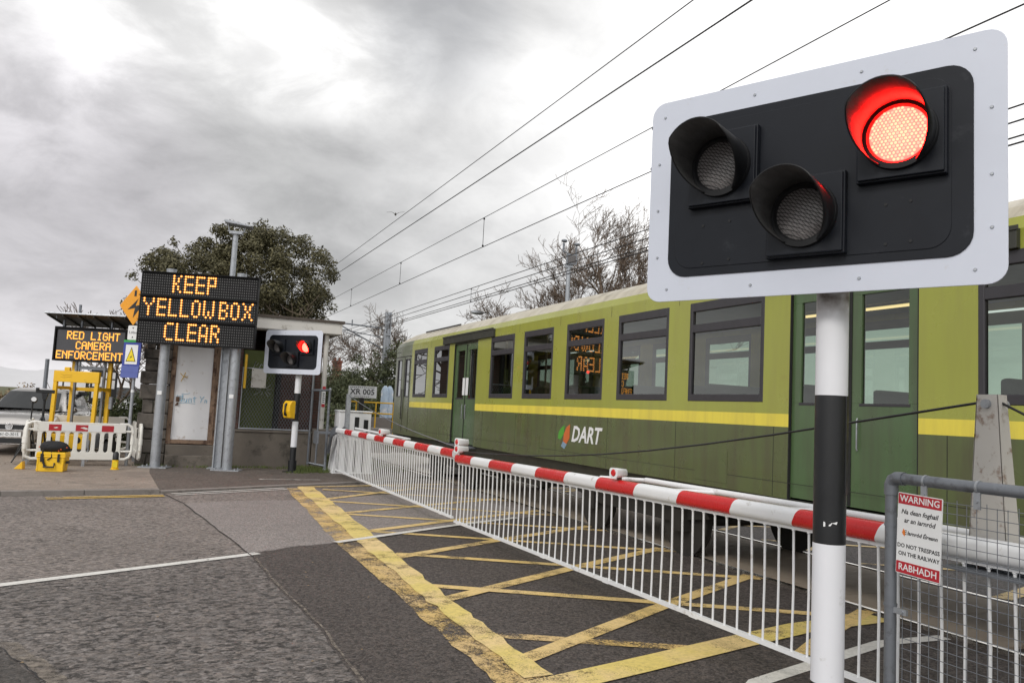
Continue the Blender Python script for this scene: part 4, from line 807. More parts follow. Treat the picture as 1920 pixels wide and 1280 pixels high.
b = MB(); b.tube([(0, 0, 6.62), (-3.3, 0, 6.75)], 0.045, 6); b.tube([(0, 0, 5.2), (-3.3, 0, 6.72)], 0.04, 6); b.tube([(-0.4, 0, 6.05), (-3.0, 0, 6.35)], 0.03, 6); b.tube([(-1.7, 0, 5.95), (-3.6, 0, 6.4)], 0.025, 5); b.tube([(-2.3, 0, 6.6), (-2.3, 0, 7.0)], 0.04, 6); b.build('bracket_arm', 'galv_dark', t)
b = MB()
for p in ((-0.25, 0, 6.62), (-0.3, 0, 5.4), (-0.35, 0, 6.05)): b.ball(p, 0.10, 0, 8, 5)
b.build('insulator', 'sign_white', t)
t = thing('floodlight_column', 'grey lamp column with two camera heads and a square floodlight behind the train', 'lamp post', (20.85, 40, 0), R(-12))
b = MB(); b.tube([(0, 0, 0), (0, 0, 10.6)], [0.15, 0.12], 12); b.bx(-0.2, 0.2, -0.13, 0.13, 10.05, 10.22); b.build('column', 'galv', t)
b = MB(); b.bx(-0.20, 0.40, -0.26, -0.14, 10.22, 10.80, 0); b.bx(-0.14, 0.34, -0.266, -0.259, 10.29, 10.73, 1); b.build('floodlight', ['galv_dark', 'unlit'], t)
b = MB(); b.tube([(-0.35, 0, 10.95), (0.4, 0, 10.75)], 0.035, 6)
for x, z in ((-0.35, 10.95), (0.4, 10.8)): b.tube([(x, 0, z), (x, 0, z + 0.5)], [0.05, 0.07], 8); b.ball((x + 0.02, -0.04, z + 0.62), 0.15, 0, 10, 6, (1.25, 1, 0.65))
b.build('camera_head', 'galv_dark', t)
t = thing('street_lamp', 'low grey street lamp head just above the train roof by the small bare tree', 'street lamp', (17.9, 46, 0))
b = MB(); b.tube([(0.8, 0, 0), (0.8, 0, 7.6), (0.6, 0, 7.82), (0, 0, 7.72)], [0.07, 0.05, 0.04, 0.035], 8); b.build('column', 'galv_dark', t)
b = MB(); b.ball((-0.15, 0, 7.74), 0.3, 0, 10, 6, (1.5, 0.8, 0.45)); b.build('lamp_head', 'galv', t)

# ------------------------------------------------------------------ wire mesh fence and warning notice at the right
t = thing('mesh_fence', 'galvanised tube fence panel with square wire mesh beside the barrier hinge', 'fence', (3.76, 3.24, 0))
b = MB(); b.tube([(0, 0, 0), (0, 0, 1.455)], 0.031, 16); b.build('post', 'galv_dark', t)
b = MB(); b.tube([(0, 0, 1.40), (0, 0, 1.462)], 0.037, 16); b.tube([(0, 0, 1.455), (0, -0.012, 1.48), (0, -0.036, 1.492), (0, -0.085, 1.493)], 0.0365, 16); b.tube([(0, 0, 1.23), (0, 0, 1.245)], 0.035, 16); b.tube([(0, 0, 0.80), (0, 0, 0.815)], 0.035, 16); b.build('elbow_fitting', 'galv_dark', t)
b = MB(); b.tube([(0, -0.06, 1.493), (0, -2.4, 1.493)], 0.030, 16); b.build('top_rail', 'galv_dark', t)
b = MB()
for y in (-0.22, -0.52, -1.1): b.tube([(0, y - 0.006, 1.493), (0, y + 0.006, 1.493)], 0.034, 16); b.bx(-0.02, -0.012, y - 0.018, y + 0.018, 1.385, 1.47); b.tube([(-0.012, y, 1.425), (-0.026, y, 1.425)], 0.009, 8)
b.bx(-0.012, 0.004, -0.11, -0.02, 0.77, 0.80); b.tube([(-0.012, -0.085, 0.785), (-0.022, -0.085, 0.785)], 0.008, 8)
b.build('clamp', 'galv', t)
b = MB(); rf = random.Random(4); n = 40
for i in range(n):
    y = -0.075 - i * 0.0535; b.tube([(0.004, y, 0.05), (0.004 + rf.uniform(-.003, .003), y + rf.uniform(-.002, .002), 0.7), (0.004, y, 1.40 if i % 3 else 1.415)], 0.0021, 5, caps=False)
for i in range(26): z = 0.06 + i * 0.0535; b.tube([(0.0, -0.07, z), (0.0, -1.2, z + rf.uniform(-.003, .003)), (0, -2.3, z)], 0.0021, 5, caps=False)
b.build('wire_mesh', 'galv_dark', t)
t = thing('warning_notice', 'white and red WARNING and RABHADH notice wired to the mesh fence', 'sign', (3.738, 3.045, 1.203), R(-90))
b = MB(); b.prism(rrect(0.268, 0.43, 0.006), 'y', -0.003, 0.003, 0); Tn = Matrix.Rotation(R(2.0), 3, 'Y'); b.v = [tuple(Tn @ Vector(p)) for p in b.v]; b.build('plate', 'sign_white', t)
b = MB(); b.bx(-0.131, 0.131, -0.0042, -0.003, 0.155, 0.211, 0, Tn); b.bx(-0.131, 0.131, -0.0042, -0.003, -0.211, -0.150, 0, Tn); b.build('red_band', 'sign_red', t)
b = MB(); b.text('WARNING', 0.050, 0, 0.183, -0.0046, 0, 0.0004, bold=0.0006, T=Tn); b.text('RABHADH', 0.050, 0, -0.180, -0.0046, 0, 0.0004, bold=0.0006, T=Tn); b.build('white_lettering', 'sign_white', t)
b = MB()
b.text('Na dean foghail', 0.0355, 0.0, 0.115, -0.0036, 0, 0.0004, bold=0.0007, shear=0.25, T=Tn); b.text('ar an iarnród', 0.0355, 0.002, 0.070, -0.0036, 0, 0.0004, bold=0.0007, shear=0.25, T=Tn)
b.text('Iarnród Éireann', 0.029, 0.022, 0.004, -0.0036, 0, 0.0004, bold=0.0007, shear=0.25, T=Tn); b.text('DO NOT TRESPASS', 0.030, 0, -0.066, -0.0036, 0, 0.0004, bold=0.0007, T=Tn); b.text('ON THE RAILWAY', 0.030, 0.004, -0.108, -0.0036, 0, 0.0004, bold=0.0007, T=Tn); b.build('black_lettering', 'ink', t)
b = MB(); b.prism([(-0.102, 0.006), (-0.092, 0.028), (-0.080, 0.012), (-0.084, -0.012), (-0.094, -0.006)], 'y', -0.0038, -0.0034, 0); 
for z in (0.014, 0.004, -0.006): b.bx(-0.084, -0.072, -0.0040, -0.0034, z, z + 0.004, 1, Tn)
M['em_or2'] = pm('emblem_bright_orange', (0.72, 0.20, 0.03), 0.4); b.build('emblem', ['em_or2', 'ink'], t)

# ------------------------------------------------------------------ dot matrix lettering
F5 = {'K': '1001 1010 1010 1100 1010 1010 1001', 'E': '1111 1000 1000 1111 1000 1000 1111', 'P': '1111 1001 1001 1111 1000 1000 1000', 'Y': '10001 10001 01010 00100 00100 00100 00100', 'L': '1000 1000 1000 1000 1000 1000 1111',
      'O': '0110 1001 1001 1001 1001 1001 0110', 'W': '10001 10001 10001 10001 10101 10101 01010', 'B': '1110 1001 1001 1110 1001 1001 1110', 'X': '10001 01010 01010 00100 01010 01010 10001', 'C': '0111 1000 1000 1000 1000 1000 0111', 'A': '0110 1001 1001 1001 1111 1001 1001', 'R': '1110 1001 1001 1110 1010 1001 1001', ' ': '0'}
G5 = {'R': '11110 10001 10001 11110 10100 10010 10001', 'E': '11111 10000 10000 11110 10000 10000 11111', 'D': '11110 10001 10001 10001 10001 10001 11110', 'L': '10000 10000 10000 10000 10000 10000 11111', 'I': '01110 00100 00100 00100 00100 00100 01110', 'G': '01110 10001 10000 10111 10001 10001 01110',
      'H': '10001 10001 10001 11111 10001 10001 10001', 'T': '11111 00100 00100 00100 00100 00100 00100', 'C': '01110 10001 10000 10000 10000 10001 01110', 'A': '01110 10001 10001 11111 10001 10001 10001', 'M': '10001 11011 10101 10101 10001 10001 10001', 'N': '10001 11001 10101 10011 10001 10001 10001', 'F': '11111 10000 10000 11110 10000 10000 10000', 'O': '01110 10001 10001 10001 10001 10001 01110', ' ': '00000 00000 00000 00000 00000 00000 00000'}
t = thing('matrix_sign', 'large three panel amber dot matrix sign reading KEEP YELLOW BOX CLEAR on two thick posts', 'sign', (0.87, 20.35, PZ), R(-18))
for k, (txt, c0) in enumerate((('KEEP', 13), ('YELLOW BOX', 1), ('CLEAR', 11))):
    zt = 4.57 - k * 0.565; lean = 0.016 * (zt - 4)
    b = MB(); b.bx(-1.40, 1.28, -0.24, -0.07, zt - 0.555, zt, 0); b.bx(-1.41, 1.29, -0.30, -0.24, zt - 0.012, zt + 0.004, 0); b.bx(-1.36, 1.25, -0.2405, -0.24, zt - 0.53, zt - 0.02, 0)
    for x in (1.08, -1.25): b.bx(x, x + 0.10, -0.245, -0.238, zt - 0.006, zt + 0.004, 1)
    p = b.build('display_panel', ['ledface', 'galv'], t); p['label'] = 'panel lit with the word%s %s' % ('s' if ' ' in txt else '', txt)
    lit = set(); c = c0
    for ch in txt:
        if ch == ' ': c += 1; continue
        rows = F5[ch].split()
        for r, row in enumerate(rows):
            for q_, v in enumerate(row):
                if v == '1': lit.add((c + q_, r))
        c += len(rows[0]) + 1
    b = MB(); b2 = MB()
    for cc in range(50):
        for r in range(8):
            x = -1.345 + cc * 0.0525; z = zt - 0.075 - r * 0.0615
            on = (cc, r) in lit
            if on:
                b2.ball((x, -0.243, z), 0.0255, 0, 8, 4, (1, 0.5, 1)); b2.ball((x, -0.250, z), 0.0105, 1, 6, 4, (1, 0.9, 1))
            else: b.add([(x - 0.011, -0.2425, z - 0.011), (x + 0.011, -0.2425, z - 0.011), (x + 0.011, -0.2425, z + 0.011), (x - 0.011, -0.2425, z + 0.011)], [(0, 1, 2, 3)], 0)
    b.build('unlit_dots', 'leddot', p); b2.build('lit_letters', ['amber', 'amber_core'], p)
for x in (-0.83, 0.81):
    b = MB(); b.tube([(x, 0.06, 0), (x, 0.06, 4.66)], 0.113, 20); b.bx(x - 0.32, x + 0.32, -0.16, 0.28, 0, 0.025); b.tube([(x, 0.06, 4.66), (x, 0.06, 4.69)], 0.12, 20); b.bx(x - 0.05, x + 0.05, -0.062, -0.052, 1.70, 1.79, 1)
    for dx in (-0.22, 0.22):
        for dy in (-0.1, 0.2): b.tube([(x + dx, dy, 0.02), (x + dx, dy, 0.06)], 0.02, 6)
    b.build('post', ['galv', 'sign_white'], t)
t = thing('camera_column', 'slim galvanised column rising behind the matrix sign with a flat hooded lamp on top', 'column', (1.47, 20.62, PZ), R(-14))
b = MB(); b.bx(-0.10, -0.07, -0.1, 0.1, 0, 3.3); b.bx(0.07, 0.10, -0.1, 0.1, 0, 3.3); b.bx(-0.07, 0.07, -0.03, 0.03, 0, 3.3); b.bx(-0.2, 0.2, -0.2, 0.2, 0, 0.03); b.tube([(0, 0, 3.3), (0, 0, 5.72)], [0.075, 0.062], 14); b.build('column', 'galv', t)
b = MB(); b.tube([(-0.05, 0, 5.70), (-0.16, 0, 5.80), (-0.20, 0, 6.02)], 0.022, 6); b.tube([(0.05, 0, 5.70), (0.20, 0, 5.80), (0.22, 0, 5.96)], 0.022, 6); b.bx(-0.14, 0.16, -0.10, 0.10, 5.72, 5.79); b.build('yoke', 'galv', t)
b = MB(); b.prism([(-0.26, 6.05), (0.40, 5.93), (0.36, 5.90), (-0.2, 5.96), (-0.27, 6.0)], 'y', -0.2, 0.2); b.build('lamp_hood', 'galv', t, bevel=0.015)

# ------------------------------------------------------------------ electrified line signs on a slim pole
t = thing('sign_pole', 'slim grey pole carrying the orange diamond, white plate and blue notice', 'pole', (-0.52, 21.05, PZ))
b = MB(); b.tube([(0, 0, 0), (0, 0, 4.1)], 0.038, 12); b.build('pole', 'galv', t)
b = MB(); b.tube([(0, 0, 1.72), (0, 0, 1.78)], 0.042, 12); b.build('sticker', 'sign_white', t)
t = thing('diamond_sign', 'orange diamond warning sign with a black lightning flash', 'sign', (-0.63, 20.98, 3.81), R(-43))
b = MB(); b.prism([(0, -0.48), (0.46, 0), (0, 0.48), (-0.46, 0)], 'y', -0.02, 0.0); b.build('plate', 'orange', t, bevel=0.015)
b = MB(); b.prism([(0.10, 0.16), (-0.20, -0.10), (0.02, -0.06), (-0.02, -0.30), (0.24, 0.02), (0.03, -0.01)], 'y', -0.024, -0.021); b.prism([(-0.03, 0.22), (0.035, 0.22), (0.035, 0.36), (-0.03, 0.36)], 'y', -0.024, -0.021); b.build('lightning_flash', 'ink', t)
t = thing('height_plate', 'small white height limit plate reading 5.00m below the orange diamond', 'sign', (-0.62, 20.98, 3.16), R(-36))
b = MB(); b.prism(rrect(0.27, 0.34, 0.03), 'y', -0.015, 0.0); b.build('plate', 'sign_white', t)
b = MB(); b.text('5.00m', 0.088, 0, 0.0, -0.017, 0, 0.001); b.prism([(-0.025, 0.125), (0.025, 0.125), (0, 0.085)], 'y', -0.0175, -0.0155); b.prism([(-0.025, -0.125), (0.025, -0.125), (0, -0.085)], 'y', -0.0175, -0.0155); b.build('lettering', 'ink', t)
t = thing('blue_notice', 'blue notice board with a green top strip and yellow danger triangle', 'sign', (-0.60, 20.97, 2.53), R(-36))
b = MB(); b.prism([(-0.235, -0.16), (0.235, -0.16), (0.245, 0.40), (-0.225, 0.40)], 'y', -0.03, 0.0); b.build('board', 'blue', t, bevel=0.005)
b = MB(); b.prism([(-0.245, -0.44), (0.215, -0.44), (0.235, -0.162), (-0.235, -0.162)], 'y', -0.034, 0.0); b.bx(-0.24, 0.225, -0.038, -0.034, -0.31, -0.30); b.build('lower_flap', 'blue2', t)
b = MB(); b.bx(-0.23, 0.25, -0.034, -0.0, 0.40, 0.455); b.build('top_strip', 'green_sign', t)
b = MB(); b.bx(-0.16, 0.17, -0.034, -0.0305, -0.12, 0.34); b.build('white_panel', 'sign_white', t)
b = MB(); b.prism([(-0.135, -0.06), (0.135, -0.06), (0.0, 0.29)], 'y', -0.037, -0.0345, 0); b.prism([(-0.112, -0.045), (0.112, -0.045), (0.0, 0.25)], 'y', -0.040, -0.0372, 1); b.prism([(0.06, 0.12), (-0.03, 0.045), (0.01, 0.045), (-0.06, -0.02), (0.045, 0.065), (0.0, 0.065)], 'y', -0.0425, -0.0402, 0); b.build('danger_triangle', ['ink', 'tri_yellow'], t)

# ------------------------------------------------------------------ portable message sign and its trailer
RZV = R(-23.7)
t = thing('message_sign_trailer', 'yellow framed trailer carrying the RED LIGHT CAMERA ENFORCEMENT message sign', 'trailer', (-1.6, 22.4, 0.06), RZV)
b = MB(); b.bx(-0.57, 0.53, -0.46, -0.36, 1.86, 2.13, 0); b.bx(-0.33, -0.2, -0.45, -0.37, 2.13, 2.22, 0)
for x in (-0.57, 0.43): b.add([(x + dx - 0.03 * (1 - s_), y, z) for s_, z in ((0, 0.3), (1, 1.86)) for dx, y in ((0, -0.45), (0.09, -0.45), (0.09, -0.37), (0, -0.37))], [(3, 2, 1, 0), (4, 5, 6, 7), (0, 1, 5, 4), (1, 2, 6, 5), (2, 3, 7, 6), (3, 0, 4, 7)], 0)
for z, x in ((1.97, -0.35), (1.93, -0.27)): b.text('xxo~ xxll' if False else '', 0.1, x, z, -0.461, 1, 0.001) if False else None
b.build('front_frame', 'yellow', t, bevel=0.008)
b = MB(); rs = random.Random(2)
for k in range(2):
    p0 = [(-0.40 + 0.035 * i, -0.4615, 2.03 - 0.055 * k + rs.uniform(-.014, .014)) for i in range(9)]; b.tube(p0, 0.004, 4)
b.build('scribble', 'pencil', t)
b = MB()
for x in (-0.50, 0.40): b.bx(x, x + 0.10, 0.18, 0.26, 0.3, 2.42)
b.bx(-0.50, 0.50, 0.165, 0.18, 1.66, 1.75)
for x in (-0.53, 0.46): b.bx(x, x + 0.05, -0.36, 0.18, 1.68, 1.76)
b.build('rear_frame', 'yellow', t, bevel=0.006)
b = MB()
for x in (-0.38, 0.33): b.bx(x, x + 0.05, 0.10, 0.16, 0.4, 2.45)
b.bx(-0.4, 0.4, 0.12, 0.15, 2.2, 2.28); b.build('lifting_rails', 'galv_dark', t)
b = MB(); b.bx(-0.66, 0.34, -0.5, 0.3, 0.27, 0.60); b.bx(-0.78, -0.66, -0.4, -0.2, 0.38, 0.47); b.build('battery_box', 'yellow', t, bevel=0.012)
b = MB()
for x in (-0.50, 0.18): b.tube([(x, -0.51, 0.48), (x, -0.50, 0.48)], 0.075, 16)
b.build('box_port', 'black', t)
b = MB(); b.bx(0.36, 0.55, -0.45, 0.2, 0.30, 0.66); b.bx(-0.90, -0.72, -0.4, 0.2, 0.25, 0.68); b.build('side_box', 'galv', t)
for x in (-0.95, 0.62):
    b = MB(); b.tube([(x, 0.0, 0.26), (x + 0.16, 0.0, 0.26)], 0.26, 22, smooth=False); b.build('wheel', 'rubber', t, bevel=0.02); b2 = MB(); b2.bx(x - 0.02, x + 0.18, -0.3, 0.3, 0.56, 0.58); b2.build('mudguard', 'black', t)
b = MB(); b.tube([(0.45, -0.5, 0.0), (0.45, -0.5, 0.5)], 0.025, 8); b.tube([(-0.6, -0.5, 0.0), (-0.6, -0.5, 0.5)], 0.025, 8); b.tube([(0.62, 0.05, 1.55), (0.62, 0.05, 1.25)], 0.05, 8); b.build('jack_leg', 'galv', t)
b = MB(); b.bx(-0.90, 0.89, 0.02, 0.17, 2.385, 3.235, 0); b.bx(-0.90, 0.89, -0.03, 0.02, 3.185, 3.235, 0); b.bx(-0.90, 0.89, -0.03, 0.02, 2.385, 2.425, 0); b.bx(-0.90, -0.865, -0.03, 0.02, 2.425, 3.185, 0); b.bx(0.855, 0.89, -0.03, 0.02, 2.425, 3.185, 0); b.build('sign_case', 'ledface', t)
b = MB(); b.bx(-0.845, 0.835, 0.012, 0.0199, 2.44, 3.165); sc_ = b.build('screen', 'vmsface', t)
b = MB()
for k, (txt, x0) in enumerate((('RED LIGHT', -0.60), ('CAMERA', -0.36), ('ENFORCEMENT', -0.83))):
    for i, ch in enumerate(txt):
        for r, row in enumerate(G5[ch].split()):
            for q_, v in enumerate(row):
                if v == '1':
                    x = x0 + (i * 6 + q_) * 0.0248; z = 3.13 - k * 0.245 - r * 0.0285
                    if k == 2: x = x0 + (i * 6 + q_) * 0.0254
                    b.bx(x, x + 0.0235, 0.004, 0.0118, z - 0.0265, z, 0)
b.build('lit_letters', 'amber2', sc_)
b = MB(); Ts = Matrix.Rotation(R(-13), 3, 'X'); b.bx(-1.0, 1.0, -0.45, 0.55, 0.0, 0.035, 0, Ts)
sp = b.build('solar_panel', 'galv', t, loc=(0, 0.05, 3.42)); b = MB(); b.bx(-0.96, 0.96, -0.41, 0.51, -0.006, 0.0, 0, Ts)
for i in range(6): b.bx(-0.95 + i * 0.38, -0.93 + i * 0.38, -0.4, 0.5, -0.04, -0.006, 0, Ts)
b.build('panel_underside', 'under2', sp)
b = MB()
for x in (-0.75, -0.3, 0.45): b.tube([(x, 0.1, 3.23), (x, 0.1, 3.43)], 0.03, 8)
b.tube([(-0.55, 0.4, 3.4), (-0.55, 0.4, 3.84)], 0.035, 8); b.tube([(-0.78, -0.2, 3.42), (-0.78, -0.2, 3.52)], 0.02, 6); b.build('mount', 'galv_dark', t)

# ------------------------------------------------------------------ plastic road barriers round the trailer
def plastic(label, loc, rz, red):
    t = thing('plastic_barrier', label, 'barrier', loc, rz, 'white plastic barriers round the sign trailer'); w, z0, z1 = 2.16, 0.14, 1.0
    b = MB(); d = 0.035
    b.prism([(-0.93, 0.76), (0.93, 0.76), (0.93, 0.98), (-0.93, 0.98)], 'y', -d, d); b.prism([(-0.85, 0.14), (0.85, 0.14), (0.85, 0.31), (-0.85, 0.31)], 'y', -d, d)
    for i in range(10): x = -0.80 + i * 1.60 / 9; b.bx(x - 0.042, x + 0.042, -d + 0.003, d - 0.003, 0.28, 0.80)
    for i in range(9):                               # rounded slot ends
        x = -0.80 + (i + 0.5) * 1.60 / 9
        for za, s_ in ((0.76, -1), (0.31, 1)):
            for e_ in (-1, 1): b.prism([(x + e_ * 0.048, za), (x + e_ * 0.005, za), (x + e_ * 0.030, za + s_ * 0.015), (x + e_ * 0.048, za + s_ * 0.05)][:: 1 if e_ * s_ > 0 else -1], 'y', -d + 0.004, d - 0.004)
    for s_ in (-1, 1):
        b.tube([(s_ * 0.8, 0, 0.96), (s_ * 0.96, 0, 0.965), (s_ * 1.05, 0, 0.91), (s_ * 1.085, 0, 0.80), (s_ * 1.085, 0, 0.34), (s_ * 1.04, 0, 0.21), (s_ * 0.94, 0, 0.155), (s_ * 0.8, 0, 0.16)], 0.034, 10)
        for z in (0.80, 0.34): b.tube([(s_ * 0.84, 0, z), (s_ * 1.07, 0, z)], 0.028, 8)
        b.tube([(s_ * 1.085, 0, 0.5), (s_ * 1.085, 0, 0.64)], 0.045, 10)
    b.build('panel', 'plastic_white', t, bevel=0.008)
    if red:
        b = MB(); b.bx(-0.64, 0.64, -d - 0.003, -d - 0.0005, 0.785, 0.925, 0)
        for x in (-0.64, -0.11, 0.42): b.bx(x, x + 0.25, -d - 0.005, -d - 0.003, 0.785, 0.925, 1)
        for x, z, l in ((-0.55, 0.85, 0.1), (-0.02, 0.86, 0.13), (0.04, 0.84, 0.12)): b.prism([(x, z), (x + l / 2, z - 0.018), (x + l, z + 0.004), (x + l * 0.6, z + 0.02)], 'y', -d - 0.0062, -d - 0.005, 2)
        b.build('reflective_strip', ['sign_white', 'sign_red', 'plastic_white'], t)
    b = MB()
    for x in (-0.55, 0.10, 0.72): b.bx(x - 0.03, x + 0.03, -0.05, 0.05, 0.0, 0.15)
    b.build('foot', 'galv', t)
    return t
plastic('white slotted plastic barrier with red reflective patches, at the front of the trailer', (-1.50, 20.70, PZ), R(8), True)
plastic('white plastic barrier at the left end, running back from the front one', (-2.62, 21.60, PZ), R(94), False)
plastic('white plastic barrier at the right end, beside the blue notice pole', (-0.36, 21.9, PZ), R(96), False)
plastic('white plastic barrier at the back of the trailer, behind its yellow legs', (-1.62, 23.0, 0.12), R(6), False)
t = thing('equipment_case', 'bright yellow hard case with black latches standing on the pavement', 'case', (-1.86, 19.35, PZ), R(-10))
b = MB(); b.prism([(-0.235, 0.0), (0.235, 0.0), (0.265, 0.29), (-0.265, 0.29)], 'y', -0.19, 0.17); b.bx(-0.28, 0.28, -0.205, 0.185, 0.29, 0.33); b.prism([(-0.28, 0.33), (0.28, 0.33), (0.265, 0.40), (-0.265, 0.40)], 'y', -0.2, 0.18)
for x in (-0.255, 0.215): b.bx(x, x + 0.035, -0.197, -0.17, 0.0, 0.29)
b.build('shell', 'yellow_case', t, bevel=0.012)
b = MB()
for x in (-0.19, 0.13): b.bx(x, x + 0.045, -0.225, -0.19, 0.20, 0.37)
b.build('latch', 'black', t, bevel=0.006); b = MB(); b.tube([(-0.11, -0.20, 0.18), (-0.11, -0.235, 0.10), (0.08, -0.235, 0.10), (0.08, -0.20, 0.18)], 0.018, 8); b.build('handle', 'black', t); b = MB(); b.bx(0.27, 0.31, -0.1, 0.02, 0.17, 0.22); b.build('side_handle', 'black', t)
t = thing('camera_bag', 'black soft bag with orange zip tags lying on the yellow case', 'bag', (-1.86, 19.35, PZ + 0.40), R(-10))
b = MB(); b.ball((0, 0, 0.10), 0.28, 0, 18, 10, (1.0, 0.62, 0.46)); b.ball((-0.06, -0.02, 0.13), 0.2, 0, 14, 8, (1.0, 0.7, 0.5)); b.ball((0.16, 0, 0.07), 0.15, 0, 12, 8, (1, 0.8, 0.6)); b.build('body', 'fabric', t)
b = MB(); b.tube([(-0.16, -0.17, 0.06), (-0.15, -0.20, -0.08), (-0.12, -0.22, -0.22), (-0.08, -0.22, -0.30)], 0.022, 6); b.tube([(0.0, -0.18, 0.02), (0.02, -0.2, -0.10), (-0.06, -0.21, -0.16)], 0.014, 6); b.build('strap', 'fabric', t)
b = MB()
for x, z in ((-0.25, 0.10), (0.13, 0.03), (0.17, 0.06), (0.27, 0.10)): b.ball((x, -0.13 - 0.03 * (abs(x) < 0.2), z), 0.014, 0, 6, 4)
b.build('zip_tag', 'orange_tag', t)
t = thing('marker_post', 'short black and yellow marker post at the right foot of the plastic barrier', 'marker post', (-0.71, 19.95, PZ))
b = MB(); b.tube([(0, 0, 0), (0, 0, 0.02)], 0.09, 14, 0); b.tube([(0, 0, 0.02), (0, 0, 0.21)], 0.068, 14, 0); b.tube([(0, 0, 0.212), (0, 0, 0.36), (0, 0, 0.39)], [0.066, 0.06, 0.03], 14, 1); b.build('post', ['yellow_case', 'black'], t)
b = MB(); b.bx(-0.045, 0.045, -0.075, -0.067, 0.05, 0.18); b.build('reflector', 'tri_yellow', t)
for x, y, l in ((-2.62, 19.75, 'yellow wedge chock farthest left under the plastic barrier'), (-2.22, 19.62, 'yellow wedge chock just left of the yellow case')):
    b = MB(); b.prism([(0.03, 0.0), (0.20, 0.0), (0.185, 0.17), (0.14, 0.12)], 'y', -0.08, 0.08); o = b.build('wheel_chock', 'yellow', None, (x, y, PZ), (0, 0, R(-12)), 0.01); tag(o, l, 'chock', 'yellow chocks')
def tripod(label, loc, h, r, big):
    t = thing('tripod', label, 'tripod', loc)
    b = MB(); b.tube([(0, 0, h * 0.45), (0, 0, h * 0.88)], 0.028 if big else 0.016, 8); b.build('centre_post', 'black', t)
    for a in (200, 320, 80): 
        b = MB(); b.tube([(0, 0, h * 0.62), (r * math.cos(R(a)), r * math.sin(R(a)), 0.0)], [0.026, 0.014] if big else [0.016, 0.01], 7); b.build('leg', 'black', t)
    return t
t = tripod('black camera tripod with a wide flat head standing by the yellow frame', (-2.36, 21.45, 0.03), 1.72, 0.55, True)
b = MB(); b.bx(-0.19, 0.19, -0.06, 0.06, 1.60, 1.68); b.prism([(-0.07, 1.60), (0.07, 1.60), (0.035, 1.44), (-0.035, 1.44)], 'y', -0.06, 0.06); b.bx(-0.19, -0.13, -0.08, 0.08, 1.66, 1.72); b.build('camera_head', 'black', t, bevel=0.01)
t = tripod('thin black light stand with a small round head left of the camera tripod', (-2.60, 21.5, 0.03), 1.45, 0.3, False)
b = MB(); b.ball((0.02, 0, 1.43), 0.075, 0, 12, 8); b.tube([(0.02, -0.06, 1.44), (0.03, -0.09, 1.45)], [0.05, 0.055], 12, 1); b.tube([(0, 0, 1.25), (0, 0, 1.36)], 0.02, 8, 0); b.build('lamp', ['black', 'sign_white'], t)

# ------------------------------------------------------------------ crossing keeper's hut
t = thing('crossing_hut', 'low flat roofed hut with a white door and sooty stone pier behind the matrix sign', 'hut', (0, 21.4, 0))
b = MB(); rp = random.Random(9); z = 0.0
while z < 3.0:                                       # rough stone pier, laid in courses
    h = rp.uniform(0.24, 0.42); w = rp.uniform(-0.05, 0.05); yy = rp.uniform(-0.05, 0.05)
    if rp.random() < 0.5: b.bx(-0.34 + w, 0.29, -0.18 + yy, 0.75, z + 0.008, z + h - 0.008)
    else: c = rp.uniform(-0.12, 0.08); b.bx(-0.33 + w, c - 0.006, -0.17 + yy, 0.75, z + 0.008, z + h - 0.008); b.bx(c + 0.006, 0.29, -0.15 - yy, 0.75, z + 0.008, z + h - 0.008)
    z += h
b.build('stone_pier', 'stone', t, bevel=0.025)
b = MB(); b.bx(-0.30, 0.27, -0.10, 1.6, 3.0, 3.72); b.bx(0.27, 1.9, 0.02, 0.1, 2.98, 3.72); b.bx(0.27, 4.0, 2.2, 2.35, 0, 3.72); b.bx(-0.30, -0.2, 0.76, 2.35, 0, 3.0); b.bx(3.86, 4.0, 0.35, 2.2, 0, 3.72); b.bx(2.86, 3.98, 0.34, 0.5, 0.9, 3.72); b.bx(1.55, 1.95, 0.02, 0.5, 0.98, 3.72); b.build('wall', 'brick', t)
b = MB(); b.bx(-0.4, 4.42, -0.28, 2.6, 3.83, 3.90); b.build('roof', 'felt', t)
b = MB(); b.bx(1.3, 4.36, -0.24, -0.18, 3.55, 3.828); b.bx(-0.34, 1.3, -0.24, -0.18, 3.62, 3.828); b.bx(4.30, 4.36, -0.18, 2.5, 3.55, 3.828); b.bx(1.96, 4.30, -0.17, 0.3, 3.53, 3.55); b.build('fascia', 'render', t)
b = MB(); b.bx(0.40, 1.24, -0.05, 0.0, 0.66, 2.95); dd = b.build('door', 'doorwhite', t)
b = MB(); b.bx(0.29, 0.395, -0.09, 0.05, 0.55, 3.0); b.bx(1.245, 1.52, -0.09, 0.05, 0.55, 3.0); b.bx(0.395, 1.245, -0.07, 0.05, 0.56, 0.655); b.bx(1.33, 1.35, -0.12, -0.09, 0.6, 2.95); b.bx(1.41, 1.44, -0.11, -0.09, 0.6, 2.95); b.build('door_frame', 'doorrust', dd, bevel=0.006)
b = MB(); b.bx(1.245, 1.27, -0.12, -0.04, 1.1, 1.22); b.bx(1.245, 1.27, -0.12, -0.04, 2.4, 2.52); b.tube([(0.46, -0.05, 1.5), (0.46, -0.07, 1.5)], 0.02, 8); b.build('hinge', 'rust', dd)
b = MB(); b.bx(0.45, 0.53, -0.075, -0.05, 1.58, 1.70); b.tube([(0.49, -0.07, 1.56), (0.49, -0.07, 1.50)], 0.025, 8); b.build('padlock', 'rust', dd)
b = MB(); b.tube([(3.80, 0.30, 0.95), (3.80, 0.30, 3.5)], 0.035, 8); b.build('drain_pipe', 'galv_dark', t)
b = MB(); rg = random.Random(12)

